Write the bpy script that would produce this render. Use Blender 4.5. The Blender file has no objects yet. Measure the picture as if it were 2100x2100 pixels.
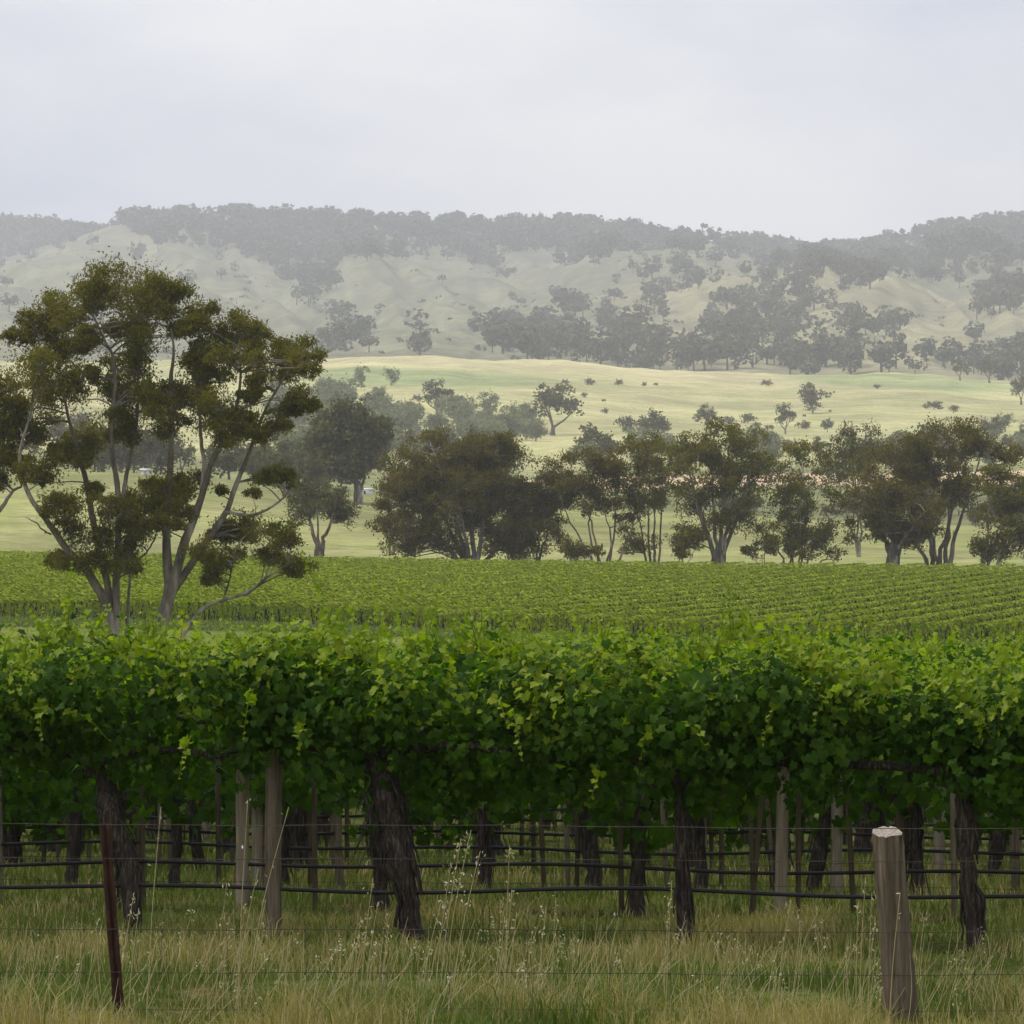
import bpy, math, random
import numpy as np
from mathutils import Vector, Matrix

random.seed(7)
rng = np.random.default_rng(11)
scene = bpy.context.scene
COL = scene.collection

# ------------------------------------------------------------------ camera
F = 9480.0            # focal length in photo pixels (2100 px wide frame)
H = 1.65              # eye height
HY = 1440.0           # photo row of the horizon
cam_d = bpy.data.cameras.new("camera")
cam_d.sensor_width = 36.0
cam_d.lens = 36.0 * F / 2100.0
cam_d.shift_y = (HY - 1050.0) / 2100.0
cam_d.clip_start = 0.5
cam_d.clip_end = 30000.0
cam = bpy.data.objects.new("camera", cam_d)
COL.objects.link(cam)
cam.location = (0, 0, H)
cam.rotation_euler = (math.radians(90), 0, 0)
scene.camera = cam

# ------------------------------------------------------------------ world, sun, exposure
SUN_EL, SUN_AZ = math.radians(54), math.radians(-84)   # azimuth from +Y, negative = left
world = bpy.data.worlds.new("World")
scene.world = world
world.use_nodes = True
wn = world.node_tree
wn.nodes.clear()
SKYOFF = (5.1, 6.9, 2.7)
w_out = wn.nodes.new("ShaderNodeOutputWorld")
w_sky = wn.nodes.new("ShaderNodeTexSky")
w_sky.sky_type = 'NISHITA'
w_sky.sun_disc = False
w_sky.sun_elevation = SUN_EL
w_sky.sun_rotation = SUN_AZ
w_sky.dust_density = 3.0
w_b1 = wn.nodes.new("ShaderNodeBackground")
w_b1.inputs[1].default_value = 0.08
wn.links.new(w_sky.outputs[0], w_b1.inputs[0])
# cloud deck: soft large noise on the view direction, grey-white to faint lavender
w_tc = wn.nodes.new("ShaderNodeTexCoord")
w_map = wn.nodes.new("ShaderNodeMapping")
w_map.inputs['Location'].default_value = SKYOFF
w_map.inputs['Scale'].default_value = (1.0, 1.0, 2.2)
w_n1 = wn.nodes.new("ShaderNodeTexNoise")
w_n1.inputs['Scale'].default_value = 7.0
w_n1.inputs['Detail'].default_value = 5.0
w_n1.inputs['Roughness'].default_value = 0.5
w_r = wn.nodes.new("ShaderNodeValToRGB")
w_r.color_ramp.elements[0].position = 0.34
w_r.color_ramp.elements[0].color = (0.66, 0.70, 0.84, 1)
w_r.color_ramp.elements[1].position = 0.60
w_r.color_ramp.elements[1].color = (1.01, 1.015, 1.03, 1)
w_b2 = wn.nodes.new("ShaderNodeBackground")
w_b2.inputs[1].default_value = 1.05
w_mix = wn.nodes.new("ShaderNodeMixShader")
w_mix.inputs[0].default_value = 0.93
wn.links.new(w_tc.outputs['Generated'], w_map.inputs[0])
wn.links.new(w_map.outputs[0], w_n1.inputs['Vector'])
wn.links.new(w_n1.outputs[0], w_r.inputs[0])
wn.links.new(w_r.outputs[0], w_b2.inputs[0])
wn.links.new(w_b1.outputs[0], w_mix.inputs[1])
wn.links.new(w_b2.outputs[0], w_mix.inputs[2])
wn.links.new(w_mix.outputs[0], w_out.inputs[0])

sun_d = bpy.data.lights.new("sun", 'SUN')
sun_d.energy = 2.8
sun_d.angle = math.radians(10)
sun_d.color = (1.0, 0.95, 0.86)
sun = bpy.data.objects.new("sun", sun_d)
COL.objects.link(sun)
sdir = Vector((math.sin(SUN_AZ) * math.cos(SUN_EL), math.cos(SUN_AZ) * math.cos(SUN_EL), math.sin(SUN_EL)))
sun.rotation_euler = (-sdir).to_track_quat('-Z', 'Y').to_euler()
sun.location = sdir * 50

scene.view_settings.view_transform = 'Standard'
scene.view_settings.look = 'None'
scene.view_settings.exposure = 0.0
scene.view_settings.gamma = 1.0
scene.view_settings.use_curve_mapping = False
scene.render.engine = 'CYCLES'
cy = scene.cycles
cy.max_bounces = 5
cy.diffuse_bounces = 2
cy.glossy_bounces = 2
cy.transmission_bounces = 4
cy.volume_bounces = 1
cy.transparent_max_bounces = 8
cy.use_denoising = True
cy.use_adaptive_sampling = True
cy.adaptive_threshold = 0.02
cy.sample_clamp_indirect = 4.0
cy.caustics_reflective = False
cy.caustics_refractive = False

# ------------------------------------------------------------------ helpers
def at(px, py, d):
    """photo pixel + distance -> world point"""
    return Vector(((px - 1050.0) / F * d, d, H - (py - HY) / F * d))

def tag(o, label=None, cat=None, group=None, kind=None):
    if label: o['label'] = label
    if cat: o['category'] = cat
    if group: o['group'] = group
    if kind: o['kind'] = kind
    return o

def empty(name, loc=(0, 0, 0)):
    o = bpy.data.objects.new(name, None)
    o.empty_display_size = 0.2
    COL.objects.link(o)
    o.location = loc
    return o

class MB:
    """collects vertices and polygons (tri / quad) for one mesh"""
    def __init__(self):
        self.v = []; self.q = []; self.t = []; self.n = 0
    def add(self, verts, quads=None, tris=None):
        verts = np.asarray(verts, dtype=np.float64).reshape(-1, 3)
        if quads is not None and len(quads):
            self.q.append(np.asarray(quads, dtype=np.int64) + self.n)
        if tris is not None and len(tris):
            self.t.append(np.asarray(tris, dtype=np.int64) + self.n)
        self.v.append(verts); self.n += len(verts)
    def mesh(self, name, smooth=False, origin=None):
        me = bpy.data.meshes.new(name)
        v = np.concatenate(self.v) if self.v else np.zeros((0, 3))
        if origin is not None: v = v - np.asarray(origin)
        q = np.concatenate(self.q) if self.q else np.zeros((0, 4), dtype=np.int64)
        t = np.concatenate(self.t) if self.t else np.zeros((0, 3), dtype=np.int64)
        me.vertices.add(len(v)); me.vertices.foreach_set("co", v.astype(np.float32).ravel())
        nl = q.size + t.size
        me.loops.add(nl)
        me.loops.foreach_set("vertex_index", np.concatenate([q.ravel(), t.ravel()]).astype(np.int32))
        npoly = len(q) + len(t)
        me.polygons.add(npoly)
        st = np.concatenate([np.arange(len(q)) * 4, q.size + np.arange(len(t)) * 3]).astype(np.int32)
        me.polygons.foreach_set("loop_start", st)
        if smooth:
            me.polygons.foreach_set("use_smooth", np.ones(npoly, dtype=bool))
        me.update(calc_edges=True)
        return me
    def build(self, name, mat, parent=None, smooth=False, origin=None):
        if origin is None and parent is not None:
            origin = parent.matrix_basis.translation if parent.parent is None else None
        me = self.mesh(name, smooth, origin)
        if mat is not None: me.materials.append(mat)
        o = bpy.data.objects.new(name, me)
        COL.objects.link(o)
        if parent is not None: o.parent = parent
        return o

def tube(mb, pts, rad, sides=7, bump=0.0, cap=True):
    pts = np.asarray([tuple(p) for p in pts], dtype=float)
    n = len(pts)
    rad = np.broadcast_to(np.asarray(rad, dtype=float), (n,)).copy() if np.ndim(rad) else np.full(n, rad)
    tan = np.gradient(pts, axis=0) if n > 1 else np.array([[0, 0, 1.0]])
    tan /= np.linalg.norm(tan, axis=1, keepdims=True) + 1e-9
    ref = np.array([0.31, 0.95, 0.07]) if abs(tan[0][1]) < 0.8 else np.array([0.95, 0.1, 0.2])
    a = np.cross(tan, ref); a /= np.linalg.norm(a, axis=1, keepdims=True) + 1e-9
    b = np.cross(tan, a)
    th = np.arange(sides) / sides * 2 * np.pi
    ring = a[:, None, :] * np.cos(th)[None, :, None] + b[:, None, :] * np.sin(th)[None, :, None]
    r = rad[:, None] * np.ones((1, sides))
    if bump: r = r * (1 + bump * (rng.random((n, sides)) - 0.5) * 2)
    v = (pts[:, None, :] + ring * r[:, :, None]).reshape(-1, 3)
    i = np.arange(n - 1)[:, None] * sides; j = np.arange(sides)[None, :]; j2 = (j + 1) % sides
    q = np.stack([i + j, i + j2, i + sides + j2, i + sides + j], axis=-1).reshape(-1, 4)
    tris = []
    if cap:
        v = np.vstack([v, pts[-1:], pts[:1]])
        e = (n - 1) * sides
        tris = [(e + k, e + (k + 1) % sides, n * sides) for k in range(sides)] + \
               [((k + 1) % sides, k, n * sides + 1) for k in range(sides)]
    mb.add(v, q, tris)

def smooth_path(pts, n):
    """Catmull-Rom resample of a polyline"""
    p = np.asarray([tuple(x) for x in pts], dtype=float)
    if len(p) < 3:
        t = np.linspace(0, 1, n)[:, None]
        return p[0] * (1 - t) + p[-1] * t
    q = np.vstack([2 * p[0] - p[1], p, 2 * p[-1] - p[-2]])
    out = []
    for s in np.linspace(0, len(p) - 1 - 1e-6, n):
        k = int(s); f = s - k
        a, b, c, d = q[k], q[k + 1], q[k + 2], q[k + 3]
        out.append(0.5 * ((2 * b) + (-a + c) * f + (2 * a - 5 * b + 4 * c - d) * f * f + (-a + 3 * b - 3 * c + d) * f ** 3))
    return np.array(out)

def unit(v):
    return v / (np.linalg.norm(v, axis=-1, keepdims=True) + 1e-9)

def leaves(mb, c, size, aspect=0.45, nrm=None, njit=0.7, droop=0.5, r=None, tri=False):
    """rhombus leaf-clump faces at centres c (N,3), each a slightly folded diamond"""
    r = r or rng
    c = np.asarray(c, dtype=float).reshape(-1, 3); n = len(c)
    if n == 0: return
    size = np.broadcast_to(size, (n,))
    nn = r.normal(size=(n, 3))
    if nrm is not None: nn = nrm + njit * nn
    nn = unit(nn)
    up = r.normal(size=(n, 3)); up[:, 2] -= droop * 2
    l = unit(up - nn * np.sum(up * nn, 1, keepdims=True))
    w = np.cross(nn, l)
    L = size[:, None] * 0.5; W = L * aspect
    fold = nn * (L * 0.18)
    if tri:
        v = np.stack([c - l * L, c + w * W * 1.15 + l * L * .35, c - w * W * 1.15 + l * L * .35 + fold], axis=1).reshape(-1, 3)
        mb.add(v, None, np.arange(n)[:, None] * 3 + np.array([0, 1, 2]))
        return
    v = np.stack([c - l * L, c + w * W + fold, c + l * L, c - w * W + fold], axis=1).reshape(-1, 3)
    k = np.arange(n)[:, None] * 4
    mb.add(v, k + np.array([0, 1, 2, 3]))

# value noise -------------------------------------------------------
_T = np.random.default_rng(5).random((256, 256))
def vnoise(x, y):
    x = np.asarray(x, dtype=float); y = np.asarray(y, dtype=float)
    xi = np.floor(x).astype(int); yi = np.floor(y).astype(int)
    fx = x - xi; fy = y - yi
    fx = fx * fx * (3 - 2 * fx); fy = fy * fy * (3 - 2 * fy)
    a = _T[xi % 256, yi % 256]; b = _T[(xi + 1) % 256, yi % 256]
    c = _T[xi % 256, (yi + 1) % 256]; d = _T[(xi + 1) % 256, (yi + 1) % 256]
    return (a * (1 - fx) + b * fx) * (1 - fy) + (c * (1 - fx) + d * fx) * fy - 0.5
def fbm(x, y, o=4):
    s = 0; a = 1.0
    for k in range(o):
        s = s + a * vnoise(np.asarray(x) * 2 ** k + 17 * k, np.asarray(y) * 2 ** k + 31 * k); a *= 0.5
    return s

# ------------------------------------------------------------------ materials
def new_mat(name):
    m = bpy.data.materials.new(name); m.use_nodes = True
    nt = m.node_tree; nt.nodes.clear()
    out = nt.nodes.new("ShaderNodeOutputMaterial")
    return m, nt, out

def ramp(nt, cols, src):
    r = nt.nodes.new("ShaderNodeValToRGB")
    cr = r.color_ramp
    while len(cr.elements) < len(cols): cr.elements.new(0.5)
    for i, c in enumerate(cols):
        if len(c) == 4: p, c = c[0], c[1:]
        else: p = i / (len(cols) - 1)
        cr.elements[i].position = p; cr.elements[i].color = (*c, 1)
    nt.links.new(src, r.inputs[0])
    return r.outputs[0]

def leaf_mat(name, cols, trans=0.3, tcol=1.5, rough=0.55, spec=0.3, nscale=0.6):
    """foliage: colour differs leaf to leaf, a share of the light passes through"""
    m, nt, out = new_mat(name)
    g = nt.nodes.new("ShaderNodeNewGeometry")
    oi = nt.nodes.new("ShaderNodeObjectInfo")
    ad = nt.nodes.new("ShaderNodeMath"); ad.operation = 'ADD'
    fr = nt.nodes.new("ShaderNodeMath"); fr.operation = 'FRACT'
    nt.links.new(g.outputs['Random Per Island'], ad.inputs[0])
    nt.links.new(oi.outputs['Random'], ad.inputs[1])
    nt.links.new(ad.outputs[0], fr.inputs[0])
    tcx = nt.nodes.new("ShaderNodeNewGeometry")
    nz = nt.nodes.new("ShaderNodeTexNoise"); nz.inputs['Scale'].default_value = nscale
    nt.links.new(tcx.outputs['Position'], nz.inputs['Vector'])
    m1 = nt.nodes.new("ShaderNodeMapRange"); m1.inputs['From Min'].default_value = .3; m1.inputs['From Max'].default_value = .7
    nt.links.new(nz.outputs[0], m1.inputs[0])
    mf = nt.nodes.new("ShaderNodeMix"); mf.data_type = 'FLOAT'; mf.inputs['Factor'].default_value = .45
    nt.links.new(fr.outputs[0], mf.inputs['A']); nt.links.new(m1.outputs[0], mf.inputs['B'])
    c = ramp(nt, cols, mf.outputs['Result'])
    p = nt.nodes.new("ShaderNodeBsdfPrincipled")
    p.inputs['Roughness'].default_value = rough
    p.inputs['Specular IOR Level'].default_value = spec
    nt.links.new(c, p.inputs['Base Color'])
    t = nt.nodes.new("ShaderNodeBsdfTranslucent")
    mx = nt.nodes.new("ShaderNodeMix"); mx.data_type = 'RGBA'; mx.blend_type = 'MULTIPLY'
    mx.inputs['Factor'].default_value = 1.0
    nt.links.new(c, mx.inputs['A'])
    mx.inputs['B'].default_value = (tcol * 0.9, tcol, tcol * 0.4, 1)
    nt.links.new(mx.outputs['Result'], t.inputs[0])
    s = nt.nodes.new("ShaderNodeMixShader"); s.inputs[0].default_value = trans
    nt.links.new(p.outputs[0], s.inputs[1]); nt.links.new(t.outputs[0], s.inputs[2])
    nt.links.new(s.outputs[0], out.inputs[0])
    return m

def rough_mat(name, cols, scale=(20, 20, 3), detail=5, rough=0.9, bump=0.4, dist=0.01, coord='Object', spec=0.2):
    m, nt, out = new_mat(name)
    tc = nt.nodes.new("ShaderNodeTexCoord")
    mp = nt.nodes.new("ShaderNodeMapping"); mp.inputs['Scale'].default_value = scale
    nz = nt.nodes.new("ShaderNodeTexNoise"); nz.inputs['Scale'].default_value = 1.0
    nz.inputs['Detail'].default_value = detail; nz.inputs['Roughness'].default_value = 0.65
    nt.links.new(tc.outputs[coord], mp.inputs[0]); nt.links.new(mp.outputs[0], nz.inputs['Vector'])
    c = ramp(nt, cols, nz.outputs[0])
    p = nt.nodes.new("ShaderNodeBsdfPrincipled"); p.inputs['Roughness'].default_value = rough
    p.inputs['Specular IOR Level'].default_value = spec
    nt.links.new(c, p.inputs['Base Color'])
    if bump:
        b = nt.nodes.new("ShaderNodeBump"); b.inputs['Strength'].default_value = bump
        b.inputs['Distance'].default_value = dist
        nt.links.new(nz.outputs[0], b.inputs['Height']); nt.links.new(b.outputs[0], p.inputs['Normal'])
    nt.links.new(p.outputs[0], out.inputs[0])
    return m

M = {}
M['gum'] = leaf_mat('gum_leaves', [(0.056, 0.050, 0.005), (0.105, 0.096, 0.009), (0.17, 0.152, 0.014), (0.22, 0.18, 0.02)], 0.34, 1.5, 0.7, 0.12)
M['gum_dark'] = leaf_mat('gum_leaves_dark', [(0.056, 0.045, 0.005), (0.100, 0.082, 0.009), (0.150, 0.122, 0.014), (0.19, 0.14, 0.02)], 0.36, 1.4, 0.7, 0.12)
M['gum_grey'] = leaf_mat('gum_leaves_grey', [(0.065, 0.062, 0.020), (0.105, 0.100, 0.036), (0.155, 0.148, 0.062)], 0.22, 1.3, 0.7, 0.12)
M['olive'] = leaf_mat('olive_leaves', [(0.12, 0.135, 0.07), (0.20, 0.215, 0.125), (0.30, 0.315, 0.20)], 0.22, 1.2, 0.7, 0.15)
M['far_leaf'] = leaf_mat('far_leaves', [(0.072, 0.075, 0.050), (0.10, 0.104, 0.068), (0.145, 0.147, 0.096)], 0.2, 1.2, 0.8, 0.1)
M['gum_bark'] = rough_mat('gum_bark', [(0.34, 0.060, 0.047, 0.038), (0.50, 0.18, 0.152, 0.132), (0.66, 0.42, 0.38, 0.345)], (1.3, 1.3, 0.35), 6, 0.9, 0.5, 0.06)
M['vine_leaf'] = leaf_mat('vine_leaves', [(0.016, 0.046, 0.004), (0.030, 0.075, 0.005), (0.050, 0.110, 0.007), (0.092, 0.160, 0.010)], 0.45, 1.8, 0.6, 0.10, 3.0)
M['vine_young_lit'] = leaf_mat('vine_young_lit_leaves', [(0.12, 0.195, 0.006), (0.175, 0.255, 0.008), (0.235, 0.31, 0.014), (0.30, 0.33, 0.03)], 0.45, 1.6, 0.5, 0.2, 3.0)  # young growth, brightened also to imitate light on the canopy top
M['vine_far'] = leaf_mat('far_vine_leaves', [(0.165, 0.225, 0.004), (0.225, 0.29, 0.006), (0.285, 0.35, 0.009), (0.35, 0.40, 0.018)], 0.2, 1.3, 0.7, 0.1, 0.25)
M['vine_bark'] = rough_mat('vine_bark', [(0.34, 0.018, 0.014, 0.011), (0.54, 0.060, 0.048, 0.041), (0.74, 0.21, 0.175, 0.15)], (60, 60, 6), 6, 0.95, 0.9, 0.02)
M['shade_canes'] = rough_mat('shade_cane_wood', [(0.3, 0.012, 0.012, 0.006), (0.7, 0.045, 0.040, 0.018)], (2, 2, 2), 3, 0.95, 0, 0, spec=0.05)  # cane colour kept near black to paint shade below the far canopies
M['post'] = rough_mat('weathered_post_wood', [(0.28, 0.060, 0.046, 0.030), (0.5, 0.135, 0.108, 0.075), (0.75, 0.23, 0.19, 0.14)], (45, 45, 2.5), 7, 0.9, 0.6, 0.008)
M['post_end'] = rough_mat('sawn_post_end', [(0.3, 0.16, 0.13, 0.105), (0.7, 0.42, 0.365, 0.315)], (60, 60, 60), 4, 0.9, 0.3, 0.004)
M['pale_post'] = rough_mat('pale_trellis_post', [(0.3, 0.17, 0.135, 0.095), (0.5, 0.28, 0.23, 0.175), (0.75, 0.40, 0.345, 0.275)], (45, 45, 2.5), 6, 0.9, 0.4, 0.006)
M['fence_post'] = rough_mat('old_grey_fence_post', [(0.30, 0.030, 0.022, 0.014), (0.44, 0.095, 0.075, 0.050), (0.58, 0.15, 0.122, 0.088), (0.75, 0.25, 0.215, 0.165)], (38, 38, 1.6), 9, 0.95, 1.0, 0.02)
M['rust'] = rough_mat('rusty_steel', [(0.3, 0.020, 0.011, 0.009), (0.55, 0.055, 0.026, 0.018), (0.8, 0.13, 0.066, 0.045)], (30, 30, 8), 6, 0.8, 0.4, 0.004)
M['wire'] = rough_mat('old_fence_wire', [(0.03, 0.024, 0.02), (0.11, 0.085, 0.065)], (30, 30, 30), 2, 0.6, 0, 0)
M['drip'] = rough_mat('black_drip_pipe', [(0.010, 0.010, 0.011), (0.022, 0.022, 0.024)], (8, 8, 8), 2, 0.5, 0, 0, spec=0.3)
M['grass'] = leaf_mat('grass_blades', [(0.055, 0.092, 0.014), (0.10, 0.145, 0.022), (0.155, 0.195, 0.036), (0.22, 0.21, 0.07)], 0.3, 1.3)
M['straw'] = leaf_mat('dry_grass_blades', [(0.16, 0.15, 0.042), (0.30, 0.25, 0.095), (0.42, 0.36, 0.155), (0.30, 0.22, 0.09)], 0.3, 1.2)
M['seed'] = leaf_mat('pale_seed_heads', [(0.40, 0.34, 0.24), (0.60, 0.54, 0.44), (0.70, 0.65, 0.58)], 0.35, 1.1)
M['stalk'] = leaf_mat('dry_stalks', [(0.34, 0.28, 0.13), (0.48, 0.41, 0.22), (0.40, 0.38, 0.16)], 0.2, 1.1)
M['white'] = rough_mat('white_painted_tin', [(0.68, 0.68, 0.67), (0.80, 0.80, 0.79)], (2, 2, 2), 3, 0.6, 0, 0)
M['redroof'] = rough_mat('faded_red_tin', [(0.30, 0.11, 0.10), (0.42, 0.19, 0.17)], (1, 1, 1), 3, 0.7, 0, 0)
M['dark'] = rough_mat('dark_opening', [(0.02, 0.02, 0.02), (0.03, 0.03, 0.03)], (2, 2, 2), 2, 0.7, 0, 0)

# ground material: land-cover colour from the attribute, grain from noise
def ground_mat():
    m, nt, out = new_mat('ground_cover')
    at_ = nt.nodes.new("ShaderNodeAttribute"); at_.attribute_name = 'cover'
    tc = nt.nodes.new("ShaderNodeTexCoord")
    acc = at_.outputs['Color']
    for sc, lo, hi in ((0.012, 0.78, 1.2), (0.07, 0.80, 1.18), (0.5, 0.80, 1.18), (9.0, 0.62, 1.3)):
        nz = nt.nodes.new("ShaderNodeTexNoise"); nz.inputs['Scale'].default_value = sc
        nz.inputs['Detail'].default_value = 5
        nt.links.new(tc.outputs['Object'], nz.inputs['Vector'])
        f = ramp(nt, [(0.32, lo, lo, lo), (0.68, hi, hi, hi * 0.95)], nz.outputs[0])
        mx = nt.nodes.new("ShaderNodeMix"); mx.data_type = 'RGBA'; mx.blend_type = 'MULTIPLY'
        mx.inputs['Factor'].default_value = 1.0
        nt.links.new(acc, mx.inputs['A']); nt.links.new(f, mx.inputs['B'])
        acc = mx.outputs['Result']
    p = nt.nodes.new("ShaderNodeBsdfPrincipled"); p.inputs['Roughness'].default_value = 1.0
    p.inputs['Specular IOR Level'].default_value = 0.0
    nt.links.new(acc, p.inputs['Base Color'])
    nt.links.new(p.outputs[0], out.inputs[0])
    return m
M['ground'] = ground_mat()

# ------------------------------------------------------------------ terrain
_DA = [0, 80, 350, 592, 625, 900, 960, 1100, 1200, 1500, 1750, 2200, 9000]
_DB = [0, 80, 262, 440, 464, 680, 725, 830, 910, 1240, 1580, 2200, 9000]
def dm(d): return np.interp(d, _DA, _DB)          # plan distance -> built distance
def dinv(d): return np.interp(d, _DB, _DA)
PXN = np.linspace(-600, 2700, 331)
def prof(*pairs):
    xs, ys = zip(*pairs)
    return np.interp(PXN, xs, ys)
def y2z(y, d): return H - (y - HY) / F * d
const = lambda z: np.full(len(PXN), float(z))

crest = prof((-600, 740), (500, 742), (640, 735), (720, 728), (800, 730), (1000, 733), (1200, 744), (1350, 757), (1600, 770),
             (1680, 767), (1800, 763), (1950, 768), (2100, 786), (2700, 800))
foot = prof((-600, 690), (400, 715), (700, 716), (760, 692), (860, 681), (960, 690), (1050, 702), (1150, 705), (1250, 690), (1350, 672),
            (1420, 690), (1500, 690), (1700, 672), (1900, 690), (2100, 705), (2700, 690))
mid2 = prof((-600, 620), (0, 645), (300, 640), (520, 640), (700, 652), (800, 630), (1000, 628), (1150, 622), (1300, 604), (1400, 592),
            (1500, 574), (1740, 556), (1850, 590), (1960, 620), (2100, 600), (2700, 580))
mid3 = prof((-600, 560), (0, 545), (200, 548), (380, 545), (470, 551), (540, 567), (620, 585), (680, 556), (720, 540), (800, 536), (900, 556), (1000, 574),
            (1130, 562), (1250, 530), (1310, 516), (1450, 518), (1540, 540), (1600, 575), (1720, 562), (1850, 555), (2000, 528), (2080, 530), (2100, 545), (2700, 520))
ridge = prof((-600, 600), (0, 535), (70, 515), (120, 490), (170, 463), (230, 442), (400, 436), (600, 440), (800, 446), (1000, 450), (1200, 457),
             (1300, 470), (1400, 487), (1500, 493), (1650, 503), (1750, 505), (1850, 484), (2000, 458), (2100, 448), (2700, 430))
farr = prof((-600, 450), (0, 452), (100, 456), (170, 478), (260, 530), (2700, 600))
KN = [
    (0.5, const(-0.05)), (20, const(-0.10)), (25, const(-0.10)), (28, const(0.02)), (30, const(0.10)), (45, const(0.28)), (70, const(0.56)), (80, const(0.68)),
    (350, y2z(prof((-600, 1262), (0, 1274), (500, 1284), (1000, 1303), (1500, 1318), (2100, 1328), (2700, 1335)), 350)),
    (592, y2z(20 + prof((-600, 1122), (0, 1133), (600, 1144), (1000, 1150), (1500, 1156), (2100, 1160), (2700, 1165)), 592)),
    (625, y2z(18 + prof((-600, 1115), (0, 1126), (600, 1139), (1000, 1146), (1500, 1153), (2100, 1157), (2700, 1162)), 625)),
    (900, y2z(prof((-600, 962), (0, 962), (270, 968), (420, 975), (560, 996), (750, 1014), (1000, 1040), (1300, 1050), (1550, 1062), (1700, 1075), (2100, 1085), (2700, 1095)), 900)),
    (960, y2z(prof((-600, 968), (0, 968), (270, 974), (420, 980), (560, 1000), (750, 1016), (1000, 1040), (1300, 1046), (1550, 1056), (1700, 1066), (2100, 1075), (2700, 1085)), 960)),
    (1100, y2z(prof((-600, 958), (0, 958), (600, 990), (800, 1004), (1000, 1012), (1200, 1004), (1500, 994), (1800, 990), (2100, 986), (2700, 980)), 1100)),
    (1200, y2z(prof((-600, 945), (0, 945), (600, 968), (900, 988), (1100, 988), (1300, 978), (2100, 967), (2700, 960)), 1200)),
    (1500, y2z(prof((-600, 890), (0, 895), (600, 905), (900, 930), (1100, 945), (1300, 930), (1600, 932), (1900, 932), (2100, 926), (2700, 920)), 1500)),
    (1750, y2z(prof((-600, 815), (0, 820), (600, 822), (700, 828), (850, 838), (1000, 850), (1200, 862), (1400, 872), (1700, 874), (2100, 872), (2700, 870)), 1750)),
    (2200, y2z(crest, 2200)), (2450, y2z(crest + 16, 2450)),
    (2900, y2z(foot, 2900)), (3150, y2z(foot + 9, 3150)),
    (3700, y2z(mid2, 3700)), (3980, y2z(mid2 + 9, 3980)),
    (4700, y2z(mid3, 4700)), (4980, y2z(mid3 + 9, 4980)),
    (6000, y2z(ridge + 13, 6000)), (6250, y2z(ridge + 27, 6250)),
    (6850, y2z(farr, 6850)), (7300, y2z(farr + 60, 7300)), (8000, y2z(farr + 300, 8000)),
]
DN = np.concatenate([np.linspace(0.5, 24, 12), np.exp(np.linspace(math.log(25), math.log(8000), 640))])
KD = np.array([float(dm(k[0])) for k in KN])
KZ = np.array([k[1] if k[0] <= 80 else H + (k[1] - H) * float(dm(k[0])) / k[0] for k in KN])          # (K, P)
ZT = np.empty((len(DN), len(PXN)))
for j in range(len(PXN)):
    ZT[:, j] = np.interp(DN, KD, KZ[:, j])
# round the crests off a little (kernel along depth)
kz = np.array([1, 2, 3, 4, 3, 2, 1], float); kz /= kz.sum()
pad = np.pad(ZT, ((3, 3), (0, 0)), mode='edge')
sm = sum(kz[i] * pad[i:i + len(DN)] for i in range(7))
wgt = np.clip((DN - 60) / 60, 0, 1)[:, None]
ZT = ZT * (1 - wgt) + sm * wgt
# uneven relief, growing with distance
gx, gd = np.meshgrid(PXN, np.log(DN))
amp = np.interp(DN, [20, 40, 350, 640, 900, 1500, 2200, 2700, 4000, 6000, 8000], [0.0, 0.4, 0.8, 1.5, 2.5, 8, 12, 24, 36, 9, 6])[:, None]
ZT += fbm(gx / 110 + 3, gd * 16, 4) * amp / F * DN[:, None]
# spurs and gullies running down the hills
gul = 1 - 2 * np.abs(fbm(gx / 95 + gd * 5.5, gd * 7 + 2, 4))
ZT += (gul - .55) * np.interp(DN, [2400, 2800, 3600, 5000, 5900, 6100], [0, 16, 36, 34, 4, 0])[:, None] / F * DN[:, None]
LD = np.log(DN)
def terr_pd(px, d):
    px = np.clip(np.asarray(px, dtype=float), -600, 2700); d = np.clip(np.asarray(d, dtype=float), 0.5, 8000)
    fj = (px + 600) / 10.0; j = np.clip(np.floor(fj).astype(int), 0, len(PXN) - 2); fj = fj - j
    i = np.clip(np.searchsorted(DN, d, side='right') - 1, 0, len(DN) - 2); fi = (d - DN[i]) / (DN[i + 1] - DN[i])
    return (ZT[i, j] * (1 - fj) + ZT[i, j + 1] * fj) * (1 - fi) + (ZT[i + 1, j] * (1 - fj) + ZT[i + 1, j + 1] * fj) * fi
PHM = math.radians(7.4)
def terr(x, y):
    x = np.asarray(x, dtype=float); y = np.asarray(y, dtype=float)
    r = np.hypot(x, y); ph = np.arctan2(x, y)
    pc = np.clip(ph, -0.17, 0.17)
    return terr_pd(1050 + F * np.tan(pc), r * np.cos(np.minimum(np.abs(ph), PHM)))
def tz(x, y): return float(terr(x, y))
def ypix(px, d): return HY - (terr_pd(px, d) - H) * F / np.asarray(d)

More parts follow.
